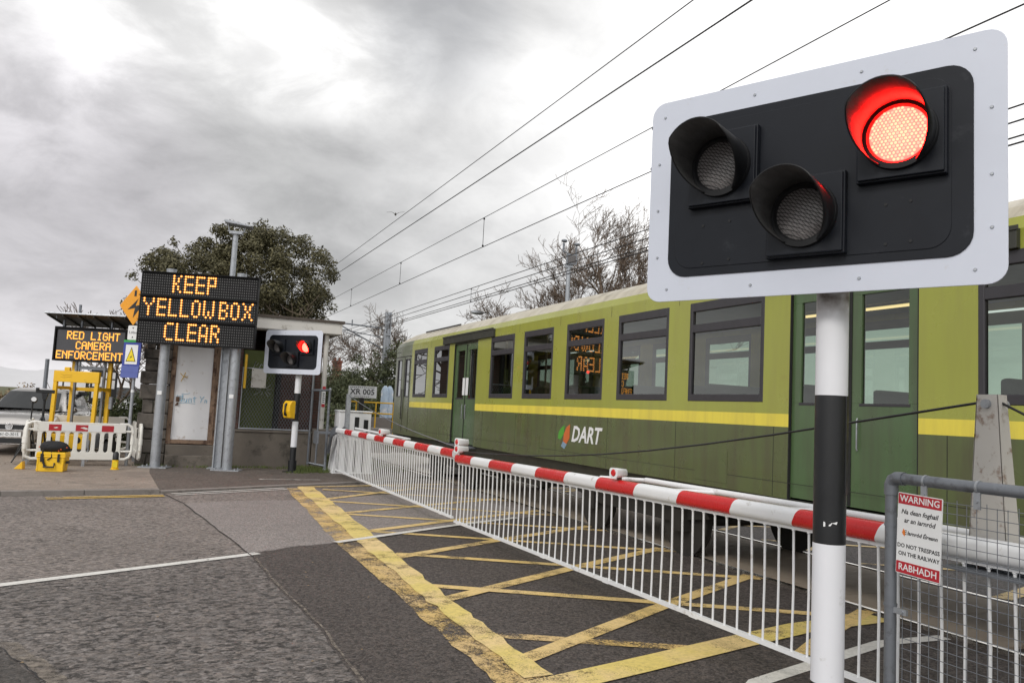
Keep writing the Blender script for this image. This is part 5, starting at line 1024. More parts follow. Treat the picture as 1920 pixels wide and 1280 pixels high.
def scrawl(strokes, ox, oz, sc_, r_): 
    for st in strokes: b.tube([(ox + x * sc_ + 0.06 * y * sc_, -0.0535, oz + y * sc_) for x, y in st], r_, 4)
scrawl([[(0, 0), (0, 1), (.5, .9), (.1, .55), (.6, .3), (0, 0)], [(.8, 1), (.8, .05)], [(1.1, .6), (1.1, .1), (1.4, 0), (1.5, .6), (1.5, 0)], [(1.8, 0), (1.8, .6), (2.1, .6), (2.2, 0)], [(2.6, .95), (2.6, .1), (2.8, 0)], [(2.35, .65), (2.9, .7)], [(3.4, 1), (3.7, .5), (4.0, 1)], [(3.7, .5), (3.6, 0)], [(4.2, 0), (4.25, .5), (4.5, .4), (4.5, 0)]], 0.46, 1.58, 0.155, 0.010)
scrawl([[(0.3, 1.3), (1.1, 1.25), (1.6, 1.45)], [(0.2, -.2), (1.6, -.1), (2.6, -.25)], [(0.1, .1), (.5, 1.2)], [(.4, 0), (.7, 1.1)]], 0.50, 1.58, 0.155, 0.006)
b.build('graffiti', 'graf_blue', dd)
b = MB(); b.tube([(0.50, -0.053, 2.28), (0.58, -0.053, 2.20), (0.67, -0.053, 2.19)], 0.012, 4); b.tube([(0.53, -0.053, 2.08), (0.58, -0.053, 2.20), (0.62, -0.053, 2.31)], 0.012, 4); b.build('ochre_graffiti', 'graf_yel', dd)
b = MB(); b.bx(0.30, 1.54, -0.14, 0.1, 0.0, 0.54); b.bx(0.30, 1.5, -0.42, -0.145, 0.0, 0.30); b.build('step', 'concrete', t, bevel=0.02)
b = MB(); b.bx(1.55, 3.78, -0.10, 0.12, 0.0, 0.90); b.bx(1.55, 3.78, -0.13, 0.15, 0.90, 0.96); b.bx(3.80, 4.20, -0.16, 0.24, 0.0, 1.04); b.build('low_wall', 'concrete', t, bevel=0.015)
b = MB(); b.bx(2.0, 2.82, 0.36, 0.42, 0.97, 3.0); gd = b.build('green_door', 'olive', t)
b = MB(); 
for i in range(9): a = R(15 + i * 40); c = Vector((2.55, 0.352, 1.98)); b.tube([c + Vector((math.cos(a) * 0.08, 0, math.sin(a) * 0.05)), c + Vector((math.cos(a) * (0.2 + 0.1 * (i % 2)), 0, math.sin(a) * (0.13 + .06 * (i % 3))))], 0.011, 4)
for i in range(6): x = 2.25 + i * 0.07; b.tube([(x, 0.352, 2.55 + 0.05 * (i % 2)), (x + 0.06, 0.352, 2.72 - 0.03 * (i % 3)), (x + 0.02, 0.352, 2.62)], 0.01, 4)
b.build('graffiti', 'graf_wht', gd)
b = MB(); b.bx(2.83, 2.93, 0.05, 0.15, 0.97, 3.52); b.bx(2.78, 2.98, 0.0, 0.2, 0.97, 1.03); b.build('dark_post', 'black_matt', t)
b = MB(); b.tube([(4.03, 0.0, 1.04), (4.02, 0.0, 3.54)], 0.062, 12); b.build('porch_post', 'render', t)
b = MB(); b.bx(3.985, 4.07, -0.075, -0.068, 1.62, 2.16, 0); b.bx(3.985, 4.07, -0.077, -0.075, 2.05, 2.16, 1); b.bx(3.985, 4.07, -0.077, -0.075, 1.62, 1.70, 1)
for i in range(5): b.bx(4.0, 4.055, -0.0775, -0.0752, 1.74 + i * 0.055, 1.765 + i * 0.055, 2)
b.build('post_notice', ['sign_white', 'sign_red', 'ink'], t)
b = MB()                                             # expanded mesh screen over the porch
sz0, sz1, sx0, sx1 = 0.98, 2.52, 1.98, 3.72
for k in range(-40, 60):
    for s_ in (-1, 1):
        c = sx0 + k * 0.075; pts = []
        x_at = lambda z: c + s_ * (z - sz0) * 0.6
        za, zb = sz0, sz1; seg = [z_ for z_ in [sz0 + i * (sz1 - sz0) / 12 for i in range(13)] if sx0 <= x_at(z_) <= sx1]
        if len(seg) >= 2: b.tube([(x_at(seg[0]), -0.02, seg[0]), (x_at(seg[-1]), -0.02, seg[-1])], 0.0055, 3, caps=False)
scr = b.build('mesh_screen', 'galv_dark', t)
b = MB(); b.tube([(1.95, -0.03, 2.52), (3.75, -0.03, 2.50)], 0.016, 6); b.tube([(1.95, -0.03, 0.985), (3.75, -0.03, 0.985)], 0.022, 6); b.tube([(3.73, -0.03, 0.98), (3.73, -0.03, 2.6)], 0.02, 6); b.tube([(1.97, -0.03, 0.98), (1.97, -0.03, 2.52)], 0.016, 6); b.build('screen_frame', 'galv', scr)
b = MB(); b.prism(rrect(0.36, 0.48, 0.01, 2, 2.36, 2.27), 'y', -0.06, -0.05, 0)
for x, z in ((2.21, 2.07), (2.51, 2.07), (2.21, 2.47), (2.51, 2.47)): b.tube([(x, -0.06, z), (x, -0.064, z)], 0.012, 6, 1)
b.build('white_plate', ['render', 'ink'], scr)
b = MB(); b.bx(1.99, 2.05, -0.075, -0.06, 2.0, 2.86); b.build('yellow_strip', 'yellow', t)
t = thing('tube_gate', 'narrow leaning grey tube gate between the small signal post and the barrier hinge', 'gate', (3.55, 20.3, 0), R(-27))
b = MB(); W = 0.44
b.tube([(0, 0, 0.2), (0, 0, 2.04)], 0.028, 8); b.tube([(W, 0, 0.02), (W, 0, 2.04)], 0.034, 8); b.tube([(0.2, 0, 0.2), (0.2, 0, 2.02)], 0.024, 8); b.tube([(0, 0, 2.03), (W, 0, 2.05)], 0.028, 8); b.tube([(0, 0, 0.24), (W, 0, 0.18)], 0.028, 8); b.build('frame', 'galv_dark', t)
b = MB(); b.tube([(W, 0, 0.0), (W, 0, 0.12)], 0.045, 8); b.ball((W, 0, 2.07), 0.045, 0, 8, 5); b.build('post_cap', 'galv', t)

# ------------------------------------------------------------------ beyond the barrier: plate, handrail, wrapped cylinders
t = thing('location_plate', 'white plate lettered XR 005 on a brown post beyond the white cabinet', 'sign', (6.38, 27.0, 0.2), R(-23))
b = MB(); b.bx(-0.08, 0.08, 0.0, 0.10, 0, 1.9); b.build('post', 'under', t)
b = MB(); b.prism(rrect(0.96, 0.40, 0.02, 3, 0.02, 1.96), 'y', -0.03, 0.0); b.build('plate', 'sign_white', t)
b = MB(); b.text('XR 005', 0.27, 0.02, 1.955, -0.032, 0, 0.002, bold=0.004)
for i in range(13): b.bx(-0.40 + i * 0.065, -0.36 + i * 0.065, -0.032, -0.03, 2.10, 2.125)
for i in range(8): b.bx(-0.24 + i * 0.065, -0.20 + i * 0.065, -0.032, -0.03, 1.795, 1.815)
b.build('lettering', 'ink', t)
t = thing('yellow_handrail', 'yellow two rail safety handrail beside the track beyond the cabinet', 'handrail', (5.98, 27.4, 0.5), R(-4))
b = MB()
for x in (0.0, 0.32, 1.0, 1.62): b.tube([(x, 0, 0.0), (x, 0, 1.33)], 0.025, 6)
for z in (1.32, 0.95): b.tube([(0, 0, z), (1.68, 0, z)], 0.025, 6)
b.build('rails', 'yellow', t)
t = thing('concrete_base', 'grey concrete block supporting the yellow handrail', 'block', (6.9, 27.0, 0)); b = MB(); b.bx(-0.98, 0.6, -0.1, 0.9, 0, 0.95); b.build('block', 'kerb', t, bevel=0.02)
t = thing('wrapped_cylinders', 'pale blue and white wrapped upright cylinders by the catenary mast foot', 'cylinders', (7.35, 28.4, 0.4))
b = MB()
for x, y in ((0.2, 0), (0.40, 0.08), (0.28, 0.25)): b.tube([(x, y, 0.9), (x, y, 1.85), (x, y, 1.98), (x, y, 2.05)], [0.135, 0.135, 0.09, 0.04], 12)
b.build('cylinder', 'lightblue', t); b = MB(); b.bx(-0.2, 0.45, -0.2, 0.45, 0, 0.9); b.build('stand', 'kerb', t)

# ------------------------------------------------------------------ cars
def car(label, loc, rz, paintm, full=True):
    t = thing('parked_car', label, 'car', loc, rz, 'parked cars')
    def sec(y, hw, zb, zt, cr=0.05):
        half = [(hw * 0.90, zb), (hw * 0.985, zb + 0.10), (hw, (zb + zt) / 2), (hw * 0.985, zt - 0.13), (hw * 0.93, zt - 0.03), (hw * 0.80, zt + 0.005), (hw * 0.4, zt + cr * 0.8), (0, zt + cr)]
        return [(x, y, z) for x, z in half] + [(-x, y, z) for x, z in half[-2::-1]]
    b = MB(); loft(b, [sec(0.0, 0.60, 0.30, 0.70, .02), sec(0.03, 0.72, 0.25, 0.76, .02), sec(0.14, 0.84, 0.21, 0.83), sec(0.4, 0.885, 0.20, 0.90), sec(0.8, 0.90, 0.20, 0.965), sec(1.2, 0.905, 0.20, 1.03), sec(2.6, 0.905, 0.2, 1.06), sec(3.7, 0.89, 0.2, 1.10), sec(4.05, 0.85, 0.25, 1.06), sec(4.2, 0.76, 0.35, 0.98)])
    b.build('body', paintm, t, bevel=0.0)
    def gsec(z, y0, y1, hw, r=0.2):
        pts = [(hw * 0.72, y0), (hw * 0.93, y0 + r * 0.6), (hw, y0 + r * 2.2), (hw, y1 - r * 1.2), (hw * 0.9, y1 - 0.05), (hw * 0.6, y1)]
        return [(x, y, z) for x, y in pts] + [(-x, y, z) for x, y in pts[::-1]]
    b = MB(); loft(b, [gsec(1.03, 0.98, 4.05, 0.83), gsec(1.30, 1.42, 3.85, 0.755), gsec(1.50, 1.78, 3.68, 0.675), gsec(1.565, 1.98, 3.55, 0.61), gsec(1.60, 2.25, 3.3, 0.47)])
    b.build('roof', paintm, t)
    b = MB(); b.add([(-0.60, 1.02, 1.065), (0.60, 1.02, 1.065), (0.715, 1.155, 1.075), (0.60, 1.76, 1.475), (0.46, 1.70, 1.485), (-0.46, 1.70, 1.485), (-0.60, 1.76, 1.475), (-0.715, 1.155, 1.075)], [(0, 1, 4, 5), (1, 2, 3, 4), (0, 5, 6, 7)], 0, True)
    b.v = [(x, y - 0.02, z + 0.012) for x, y, z in b.v]; b.build('windscreen', 'carglass', t)
    for s_ in (-1, 1):
        for poly in ([(1.50, 1.08), (2.40, 1.09), (2.40, 1.48), (1.98, 1.47)], [(2.48, 1.09), (3.40, 1.11), (3.35, 1.44), (2.48, 1.48)]):
            b = MB(); vs = [(s_ * (0.83 + 0.008 - (z - 1.03) * 0.335), y, z) for y, z in poly]; b.add(vs, [(0, 1, 2, 3) if s_ > 0 else (3, 2, 1, 0)]); b.build('side_window', 'carglass', t)
        b = MB(); b.ball((s_ * 0.99, 1.35, 1.07), 0.12, 0, 12, 8, (1.0, 0.55, 0.7)); b.bx(min(s_ * .86, s_ * .95), max(s_ * .86, s_ * .95), 1.33, 1.40, 1.03, 1.07); b.build('wing_mirror', paintm, t)
        b = MB(); b.prism([(s_ * 0.48, 0.63), (s_ * 0.80, 0.66), (s_ * 0.84, 0.78), (s_ * 0.55, 0.76)], 'y', 0.02, 0.10); b.build('headlight', 'chrome', t, bevel=0.02)
        for y in (2.2, 3.1): b = MB(); xx = s_ * 0.915; b.bx(min(xx, xx + s_ * .02), max(xx, xx + s_ * .02), y, y + 0.18, 0.92, 0.95); b.build('door_handle', 'chrome', t)
        for y in (0.78, 3.4):
            b = MB(); b.tube([(s_ * 0.70, y, 0.31), (s_ * 0.915, y, 0.31)], 0.315, 22, smooth=False); w = b.build('wheel', 'rubber', t, bevel=0.02); b = MB(); b.tube([(s_ * 0.90, y, 0.31), (s_ * 0.925, y, 0.31)], [0.2, 0.19], 10); b.build('rim', 'galv', w)
    b = MB(); b.prism([(-0.46, 0.58), (0.46, 0.58), (0.5, 0.70), (-0.5, 0.70)], 'y', -0.015, 0.03); b.prism([(-0.55, 0.26), (0.55, 0.26), (0.5, 0.38), (-0.5, 0.38)], 'y', -0.005, 0.05); gr = b.build('grille', 'black', t)
    b = MB(); b.bx(-0.5, 0.5, -0.02, 0.0, 0.695, 0.708); b.bx(-0.46, 0.46, -0.02, 0.0, 0.575, 0.588); b.bx(-0.6, 0.6, -0.012, 0.02, 0.235, 0.25); b.build('trim', 'chrome', gr)
    if full:
        b = MB(); b.tube([(0.075 * math.cos(2 * PI * i / 24), -0.035, 0.655 + 0.075 * math.sin(2 * PI * i / 24)) for i in range(25)], 0.008, 6)
        b.prism([(0.075 * math.cos(2 * PI * i / 24), 0.655 + 0.075 * math.sin(2 * PI * i / 24)) for i in range(24)], 'y', -0.028, -0.02, 1)
        b.text('V', 0.085, 0, 0.688, -0.032, 0, 0.004, wide=0.9); b.text('W', 0.085, 0, 0.625, -0.032, 0, 0.004, wide=0.9); b.build('emblem', ['chrome', 'chrome'], gr)
        b = MB(); b.prism(rrect(0.54, 0.115, 0.012, 3, 0, 0.47), 'y', -0.04, -0.025); pl = b.build('number_plate', 'sign_white', t); b = MB(); b.text('161-D-3015', 0.098, 0.0, 0.47, -0.042, 0, 0.001, wide=0.92, bold=0.001); b.build('plate_lettering', 'ink', pl)
    return t
m = NT('carglass'); m.col((0.012, 0.014, 0.015)); m.set(0.04, 0, 0.9); M['carglass'] = m.m
car('dark hatchback parked facing the road at the left edge with its bonnet reflecting the sky', (-3.13, 22.35, 0.145), R(-9), 'carpaint')
car('white car parked further back behind the hedge and trailer', (-0.75, 33.0, 0.42), R(14), 'carwhite', False)
t = thing('notice_board', 'black framed notice board with white papers behind the yellow trailer frame', 'notice board', (-1.88, 25.6, 0.2), R(-10))
b = MB()
for x in (-0.35, 0.42, 0.75): b.bx(x - 0.03, x + 0.03, 0, 0.06, 0, 2.1)
b.build('post', 'galv_dark', t); b = MB(); b.bx(-0.55, 0.10, -0.06, 0.0, 1.38, 2.0); b.bx(0.16, 0.85, -0.06, 0.0, 1.22, 2.15); b.build('frame', 'black', t)
b = MB()
for x0, x1, z0, z1 in ((-0.50, -0.24, 1.5, 1.9), (-0.2, 0.05, 1.5, 1.9), (0.22, 0.5, 1.34, 1.62), (0.22, 0.5, 1.66, 1.94), (0.54, 0.80, 1.62, 1.86), (0.54, 0.80, 1.9, 2.08)): b.bx(x0, x1, -0.066, -0.061, z0, z1)
b.build('paper', 'sign_white', t)
b = MB(); b.tube([(0, 0, 0), (0, 0, 2.5)], 0.055, 8); tag(b.build('grey_post', 'galv_dark', None, (-3.0, 27, 0.1)), 'plain grey post standing in the scrub above the black car roof', 'post')
b = MB(); b.tube([(0, 0, 0), (0, 0, 3.2)], 0.035, 8); tag(b.build('grey_post', 'galv_dark', None, (-2.1, 26.4, 0.1)), 'thin grey post behind the solar panel, left of the notice board', 'post')

# ------------------------------------------------------------------ trees, hedges and ground plants
def leaves(b, rnd, c, rad, n, size, m=0, up=0.25, shell=0.55):
    for _ in range(n):
        d = Vector((rnd.gauss(0, 1), rnd.gauss(0, 1), rnd.gauss(0, 1))).normalized(); r = shell + (1 - shell) * rnd.random() ** 0.6 if rnd.random() < 0.8 else rnd.random()
        p = Vector((c[0] + d.x * rad[0] * r, c[1] + d.y * rad[1] * r, c[2] + d.z * rad[2] * r))
        nrm = (d + Vector((rnd.gauss(0, .6), rnd.gauss(0, .6), rnd.gauss(0, .6) + up))).normalized(); u = nrm.orthogonal().normalized(); u.rotate(Matrix.Rotation(rnd.uniform(0, 6.28), 3, nrm)); w = nrm.cross(u); s_ = size * rnd.uniform(0.6, 1.35)
        b.add([p - u * s_, p - w * s_ * 0.42 + nrm * s_ * .1, p + u * s_, p + w * s_ * 0.42 + nrm * s_ * .1], [(0, 1, 2, 3)], m)
def limb(b, rnd, p, d, ln, r, depth, wind, spread, tips=None, mt=0, mtw=1, kids=(3, 4), up=0.10, gnarl=0.28, rmin=0.012):
    pts = [p]; rs = [r]; n = 4 if depth < 3 else 3; q = Vector(p); dd = Vector(d)
    for i in range(n):
        dd = (dd + Vector((rnd.gauss(0, gnarl), rnd.gauss(0, gnarl), rnd.gauss(0, gnarl * .8) + up)) * 0.5 + wind * 0.16).normalized(); q = q + dd * ln / n; pts.append(q.copy()); rs.append(max(rmin, r * (1 - 0.5 * (i + 1) / n)))
    b.add([], []); b.tube(pts, rs, 8 if r > 0.08 else (5 if r > 0.03 else 3), mt if r > 0.05 else mtw, caps=False)
    if depth <= 0:
        if tips is not None: tips.append(q.copy())
        return
    for k in range(rnd.randint(*kids) + (1 if depth == 1 else 0)):
        i = rnd.randint(1, n) if k else n; base = pts[i]; a = Vector((rnd.gauss(0, 1), rnd.gauss(0, 1), rnd.gauss(0, 0.7))).normalized(); nd = (dd * (1 - spread) + a * spread + Vector((0, 0, 0.12))).normalized()
        limb(b, rnd, base, nd, ln * rnd.uniform(0.58, 0.82), max(rmin, rs[i] * rnd.uniform(0.55, 0.8)), depth - 1, wind, spread, tips, mt, mtw, kids, up, gnarl, rmin)
def bare_tree(label, loc, h, seed, wind=(0, 0, 0), lean=(0, 0, 1), depth=5, r=None, ivy=0.0, kids=(2, 4), spread=0.5, rmin=0.013, name='bare_tree'):
    rnd = random.Random(seed); t = thing(name, label, 'tree', loc, 0, 'leafless trees behind the train')
    bt, bc = MB(), MB(); b = MB(); limb(b, rnd, Vector((0, 0, 0)), Vector(lean).normalized(), h * 0.36, r or h * 0.024, depth, Vector(wind), spread, None, 0, 1, kids, rmin=rmin)
    o = 0
    for fi, f in enumerate(b.f): (bt if b.m[fi] == 0 else bc).f.append(f); (bt if b.m[fi] == 0 else bc).m.append(0); (bt if b.m[fi] == 0 else bc).sm.append(True)
    for mbx in (bt, bc):
        used = sorted({i for f in mbx.f for i in f}); mp = {i: k for k, i in enumerate(used)}; mbx.v = [b.v[i] for i in used]; mbx.f = [tuple(mp[i] for i in f) for f in mbx.f]
    bt.build('trunk', 'twig', t); bc.build('crown', 'twig', t)
    if ivy:
        b = MB()
        for k in range(int(14 * ivy)):
            z = h * 0.36 * k / 14; leaves(b, rnd, (lean[0] * z, lean[1] * z, z), (0.42, 0.42, 0.55), 130, 0.085)
        b.build('ivy', 'leaf_ivy', t)
    return t
W1 = (0.55, 0.1, 0.15)
bare_tree('large windswept leafless tree just left of the floodlight column', (23.2, 44.5, 3.2), 8.2, 7, (-0.35, 0, .12), (-0.12, 0, 1), 6, 0.34, kids=(3, 4), rmin=0.012)
bare_tree('leafless tree with ivy on its trunk just right of the floodlight column', (24.9, 45.5, 3.3), 9.6, 21, (0.25, 0, .2), (0.02, 0, 1), 6, 0.34, 0.9, (3, 4), rmin=0.012)
bare_tree('tall leafless tree beside the large signal board, leaning right', (26.0, 44.8, 3.3), 13.0, 33, W1, (0.12, 0, 1), 6, 0.40, kids=(3, 4), rmin=0.012)
bare_tree('leafless tree with thick ivy stump partly hidden by the large signal board', (27.6, 45.2, 3.4), 12.5, 48, W1, (0.25, 0, 1), 6, 0.40, 1.0, (3, 4), rmin=0.012)
bare_tree('bushy low leafless tree above the middle of the train roof', (19.6, 45.0, 3.0), 7.6, 15, (0, 0, 0.05), (0, 0, 1), 5, 0.16, 0, (3, 4), 0.68)
bare_tree('leafless tree right behind the catenary mast', (13.0, 53, 1.2), 7.6, 19, (0, 0, .1), (0.05, 0, 1), 5, 0.16, 1.0, (3, 4), 0.6)
bare_tree('spindly leafless tree between the catenary mast and the green bush', (15.6, 52, 2.2), 6.4, 27, (0, 0, .1), (0, 0, 1), 5, 0.13, 0, (3, 4), 0.62)
bare_tree('thin leafless tree over the bank left of the catenary mast', (10.6, 50, 1.0), 6.6, 35, (0, 0, .1), (-0.05, 0, 1), 5, 0.14, 0.8, (3, 4), 0.6)
bare_tree('leafless sapling seen between the hut and the gate, near the chimney', (11.0, 58, 1.0), 6.8, 39, (0, 0, .1), (0, 0, 1), 4, 0.11, 0, (3, 4), 0.6)
bare_tree('leafless tree behind the message sign and yellow frame', (-1.5, 30.5, 0.1), 5.2, 43, (0, 0, .2), (0, 0, 1), 5, 0.10, 0, (3, 4), 0.55, 0.010)
rnd = random.Random(77)
t = thing('evergreen_tree', 'large dense olive green evergreen tree behind the hut and matrix sign', 'tree', (2.0, 25.6, 0))
b = MB(); tips = []; limb(b, rnd, Vector((0, 0, 0)), Vector((0.05, 0, 1)), 2.3, 0.26, 4, Vector((0, 0, 0)), 0.62, tips, 0, 0, (3, 4)); b.build('trunk', 'bark', t)
b = MB(); crown = [((1.05, 0, 5.55), (1.85, 1.5, 1.45), 78), ((-1.35, -0.2, 5.35), (1.35, 1.3, 1.10), 42), ((-2.35, -0.3, 4.45), (0.55, 0.6, 0.8), 10), ((1.9, 0, 4.75), (1.0, 0.9, 0.8), 24), ((0.1, 0.2, 6.15), (1.2, 1.0, 0.85), 26)]
for c, rad, n in crown:
    for k in range(n):
        d = Vector((rnd.gauss(0, 1), rnd.gauss(0, 1), rnd.gauss(0, 1))).normalized() * (0.45 + 0.6 * rnd.random() ** 0.5); p = (c[0] + d.x * rad[0], c[1] + d.y * rad[1], c[2] + d.z * rad[2]); s_ = rnd.uniform(0.26, 0.5)
        leaves(b, rnd, p, (s_, s_, s_ * 0.8), int(330 * (s_ / 0.4) ** 2), 0.052, 0, 0.4, 0.35)
for p in ((-2.9, -.3, 5.1), (-2.75, -.3, 4.2), (-2.5, -.2, 5.6), (-1.9, 0, 6.25), (-0.8, 0, 6.75), (0.6, 0, 7.15), (1.2, 0, 7.0), (2.85, 0, 5.9), (2.75, 0, 5.1), (2.55, 0, 4.3), (2.1, 0, 6.6), (2.9, 0, 4.75), (-2.2, 0, 5.95)): leaves(b, rnd, p, (0.2, 0.2, 0.2), 70, 0.05, 0, 0.4, 0.2); b.tube([(p[0] * 0.8, p[1], p[2] - 0.5), p], [0.02, 0.008], 4)
b.build('crown', 'leaf_oak', t)
def hedge(name, label, cat, loc, blobs, mk, size, seed, group=None, kind=None, dens=1.0):
    rnd = random.Random(seed); b = MB()
    for c, rad in blobs:
        n = int(dens * 900 * (rad[0] * rad[1] + rad[0] * rad[2] + rad[1] * rad[2]) / 3 * (0.09 / size) ** 2)
        for k in range(max(1, n // 60)):
            d = Vector((rnd.gauss(0, 1), rnd.gauss(0, 1), rnd.gauss(0, 1))).normalized() * (0.5 + 0.55 * rnd.random()); p = (c[0] + d.x * rad[0], c[1] + d.y * rad[1], max(0.05, c[2] + d.z * rad[2])); q = 0.32 * min(rad) + 0.12
            leaves(b, rnd, p, (q, q, q * .8), 60, size, 0, 0.4, 0.3)
    o = b.build(name, mk, None, loc); return tag(o, label, cat, group, kind)
hedge('hedge', 'dark green leafy hedge between the trailer and the stone pier', 'hedge', (-0.75, 24.6, 0.1), [((0.0, 0, 0.8), (0.75, 0.6, 0.8)), ((0.45, 0.3, 0.95), (0.5, 0.6, 0.85)), ((-0.5, 0.2, 0.6), (0.5, 0.6, 0.65)), ((0.35, -0.7, 0.5), (0.4, 0.4, 0.55))], 'leaf_hedge', 0.045, 3, None, None, 2.0)
hedge('bush', 'small green bush behind the black car, left of the yellow header', 'bush', (-2.3, 29, 0.1), [((0, 0, 1.45), (0.45, 0.4, 0.5)), ((0.3, 0, 0.9), (0.6, 0.4, 0.7)), ((-0.5, 0, 1.0), (0.4, 0.4, 0.5))], 'leaf_hedge', 0.05, 5, 'green bushes')
hedge('scrub', 'dry brown scrub and reeds behind the black car', 'scrub', (-9, 46, 0), [((x, 3 * math.sin(x), 0.7), (1.6, 1.5, 0.9 + 0.2 * math.sin(2 * x))) for x in range(-14, 9, 2)], 'leaf_dry', 0.09, 6, None, 'stuff', 0.9)
hedge('scrub_green', 'low green scrub at the left edge behind the car windscreen', 'scrub', (-7.2, 36, 0), [((x, 0, 0.35), (0.9, 0.8, 0.55)) for x in (-4, -3, -2, -1, 0, 1)], 'leaf_hedge', 0.06, 8, None, 'stuff')
hedge('ivy_bush', 'dark ivy covered thicket on the bank left of the catenary mast', 'thicket', (10.9, 47.5, 0.6), [((0, 0, 1.4), (1.3, 1.2, 1.6)), ((1.3, 0, 2.6), (1.0, 1.0, 1.8)), ((-1.2, 0, 1.2), (1.1, 1, 1.2)), ((2.4, 0.3, 3.4), (1.0, 1, 1.7)), ((2.3, 0, 1.3), (1.1, 1, 1.4)), ((0.7, -0.5, 0.9), (1.8, 1, 1.1)), ((3.4, 1, 2.2), (1.2, 1, 2.4)), ((0.3, 0.5, 2.6), (0.9, 1, 1.4))], 'leaf_ivy', 0.085, 11, 'dark thickets by the railway', None, 1.7)
hedge('ivy_bush', 'brown green bramble bank between the hut and the white cabinet', 'thicket', (8.6, 42, 0.2), [((-0.2, 0, 0.6), (1.6, 1, 1.0)), ((1.5, 1, 1.2), (1.3, 1, 1.4)), ((-1.7, 0, 0.5), (1.0, 1, 0.8)), ((0.2, 4, 1.9), (1.8, 1.4, 1.5)), ((3.0, 2, 1.4), (1.4, 1, 1.5)), ((-1.5, 6, 1.6), (1.5, 1.2, 1.6)), ((3.8, 16, 2.2), (1.8, 1.4, 2.0)), ((1.6, 14, 1.8), (1.8, 1.4, 1.7))], 'leaf_ivy', 0.08, 12, 'dark thickets by the railway', None, 1.7)
hedge('bush', 'yellow green bush above the front of the train roof', 'bush', (15.2, 47, 2.6), [((0, 0, 1.9), (0.9, 0.9, 1.0)), ((-1.2, 0, 1.2), (0.9, 0.9, 1.1)), ((1.1, 0, 1.6), (0.8, 0.8, 0.9))], 'leaf_green', 0.08, 13, 'green bushes')
hedge('bush', 'small green bush right of the yellow green one, above the train roof', 'bush', (17.6, 49, 2.8), [((0, 0, 1.9), (0.8, 0.8, 0.8)), ((0.8, 0, 1.5), (0.8, 0.8, 0.8))], 'leaf_green', 0.08, 14, 'green bushes')
hedge('bush', 'low bush right of the small bare tree, touching the train roof', 'bush', (21.4, 46, 3.2), [((0, 0, 2.2), (0.9, 0.9, 0.8)), ((0.9, 0, 2.0), (0.7, 0.7, 0.7))], 'leaf_dry', 0.08, 15, 'green bushes')
hedge('bush', 'small green shrub at the foot of the concrete block', 'bush', (7.0, 24.8, 0.1), [((0, 0, 0.5), (0.35, 0.3, 0.3)), ((0.4, 0.1, 0.55), (0.3, 0.3, 0.3))], 'leaf_green', 0.045, 16, 'green bushes')
for dx, lb in ((0, 'dark hedge row beyond the railway seen through the train windows'),):
    hedge('hedge', lb, 'hedge', (15.5, 8, 0), [((0.3 * math.sin(y), y, 0.6), (0.6, 1.4, 0.8)) for y in range(-14, 16, 2)], 'leaf_hedge', 0.09, 17, None, None, 0.7)
t = thing('chimney', 'red brick chimney of a house half hidden behind the bank', 'chimney', (14.6, 72, 0))
b = MB(); b.bx(-0.34, 0.34, -0.4, 0.4, 0, 5.3); b.bx(-0.40, 0.40, -0.48, 0.48, 5.3, 5.5); b.build('stack', 'brickred', t); b = MB()
for x in (-0.2, 0.2): b.tube([(x, 0, 5.5), (x, 0, 5.8)], [0.11, 0.09], 8)
b.build('chimney_pot', 'brickred', t)
rnd = random.Random(31); b = MB()
def tuft(x, y, z, n, h):
    for _ in range(n):
        a = rnd.uniform(0, 6.28); l_ = h * rnd.uniform(0.5, 1.2); px, py = x + rnd.gauss(0, 0.09), y + rnd.gauss(0, 0.07); w = 0.008; dx, dy = math.cos(a) * l_ * 0.55, math.sin(a) * l_ * 0.55
        b.add([(px - w, py, z), (px + w, py, z), (px + dx, py + dy, z + l_)], [(0, 1, 2)])
for _ in range(150): tuft(rnd.uniform(3.3, 4.4), rnd.uniform(19.9, 21.1), PZ, 9, 0.10)
for _ in range(60): tuft(rnd.uniform(-0.3, 4.0), rnd.gauss(21.05, 0.12), PZ, 7, 0.07)
for _ in range(25): tuft(rnd.gauss(3.25, 0.1), rnd.gauss(19.85, .08), PZ, 7, 0.05)
for _ in range(260): tuft(rnd.uniform(4.3, 6.2), rnd.uniform(20.6, 27), 0.02, 8, 0.16)
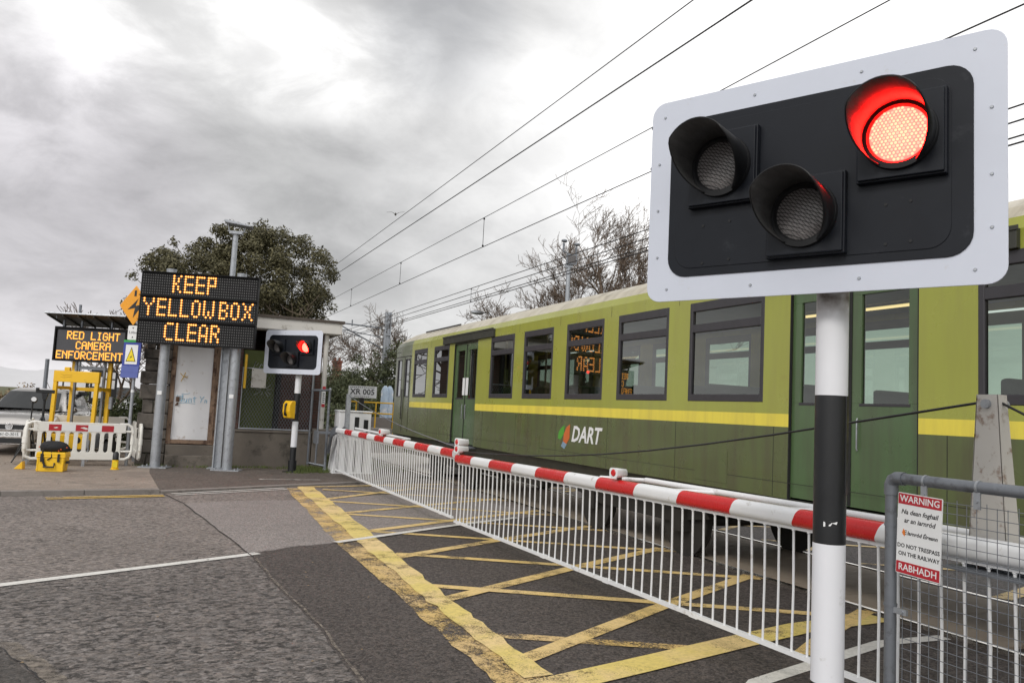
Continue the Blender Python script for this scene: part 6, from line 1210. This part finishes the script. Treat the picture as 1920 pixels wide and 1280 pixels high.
tag(b.build('grass', 'grass', None), 'patchy grass and weeds growing along the hut wall and gate foot', 'grass', None, 'stuff')
b = MB(); rl = random.Random(14)
for _ in range(120):
    x, y = rl.uniform(-4, 3.5), rl.uniform(15.8, 21.0)
    if rl.random() < 0.6: y = 20.9 + rl.gauss(0, 0.25)
    a = rl.uniform(0, 6.28); s_ = rl.uniform(0.012, 0.03); c, d = math.cos(a) * s_, math.sin(a) * s_
    b.add([(x - c, y - d, PZ + 0.006), (x + d * .5, y - c * .5, PZ + 0.012), (x + c, y + d, PZ + 0.006), (x - d * .5, y + c * .5, PZ + 0.015)], [(0, 1, 2, 3)])
for _ in range(60):
    x, y = rl.uniform(-3, 2.5), rl.uniform(5, 15); s_ = rl.uniform(0.006, 0.014)
    b.add([(x - s_, y, 0.014), (x, y - s_ * .6, 0.016), (x + s_, y, 0.014), (x, y + s_ * .6, 0.02)], [(0, 1, 2, 3)])
tag(b.build('leaf_litter', 'leaf_dry', None), 'small dead leaves and grit scattered on the pavement and road', 'litter', None, 'stuff')
t = thing('gull', 'gull gliding in the grey sky left of the overhead wires', 'bird', (9.0, 34, 10.15), R(75))
b = MB(); b.ball((0, 0, 0), 0.10, 0, 10, 6, (2.0, 0.7, 0.7)); b.ball((0.22, 0, 0.03), 0.05, 0, 8, 5); b.tube([(-0.2, 0, 0), (-0.34, 0, 0.01)], [0.05, 0.03], 6)
b.add([(0.08, 0.04, 0.03), (-0.08, 0.04, 0.03), (-0.06, 0.25, 0.13), (0.06, 0.25, 0.14), (-0.12, 0.55, 0.06), (-0.04, 0.52, 0.07)], [(0, 1, 2, 3), (3, 2, 4, 5)]); b.add([(0.08, -0.04, 0.03), (-0.08, -0.04, 0.03), (-0.02, -0.25, 0.15), (0.10, -0.25, 0.16), (-0.06, -0.55, 0.20), (0.02, -0.52, 0.20)], [(3, 2, 1, 0), (5, 4, 2, 3)])
b.v = [tuple(c * 0.72 for c in p) for p in b.v]; b.build('body', 'feather', t)
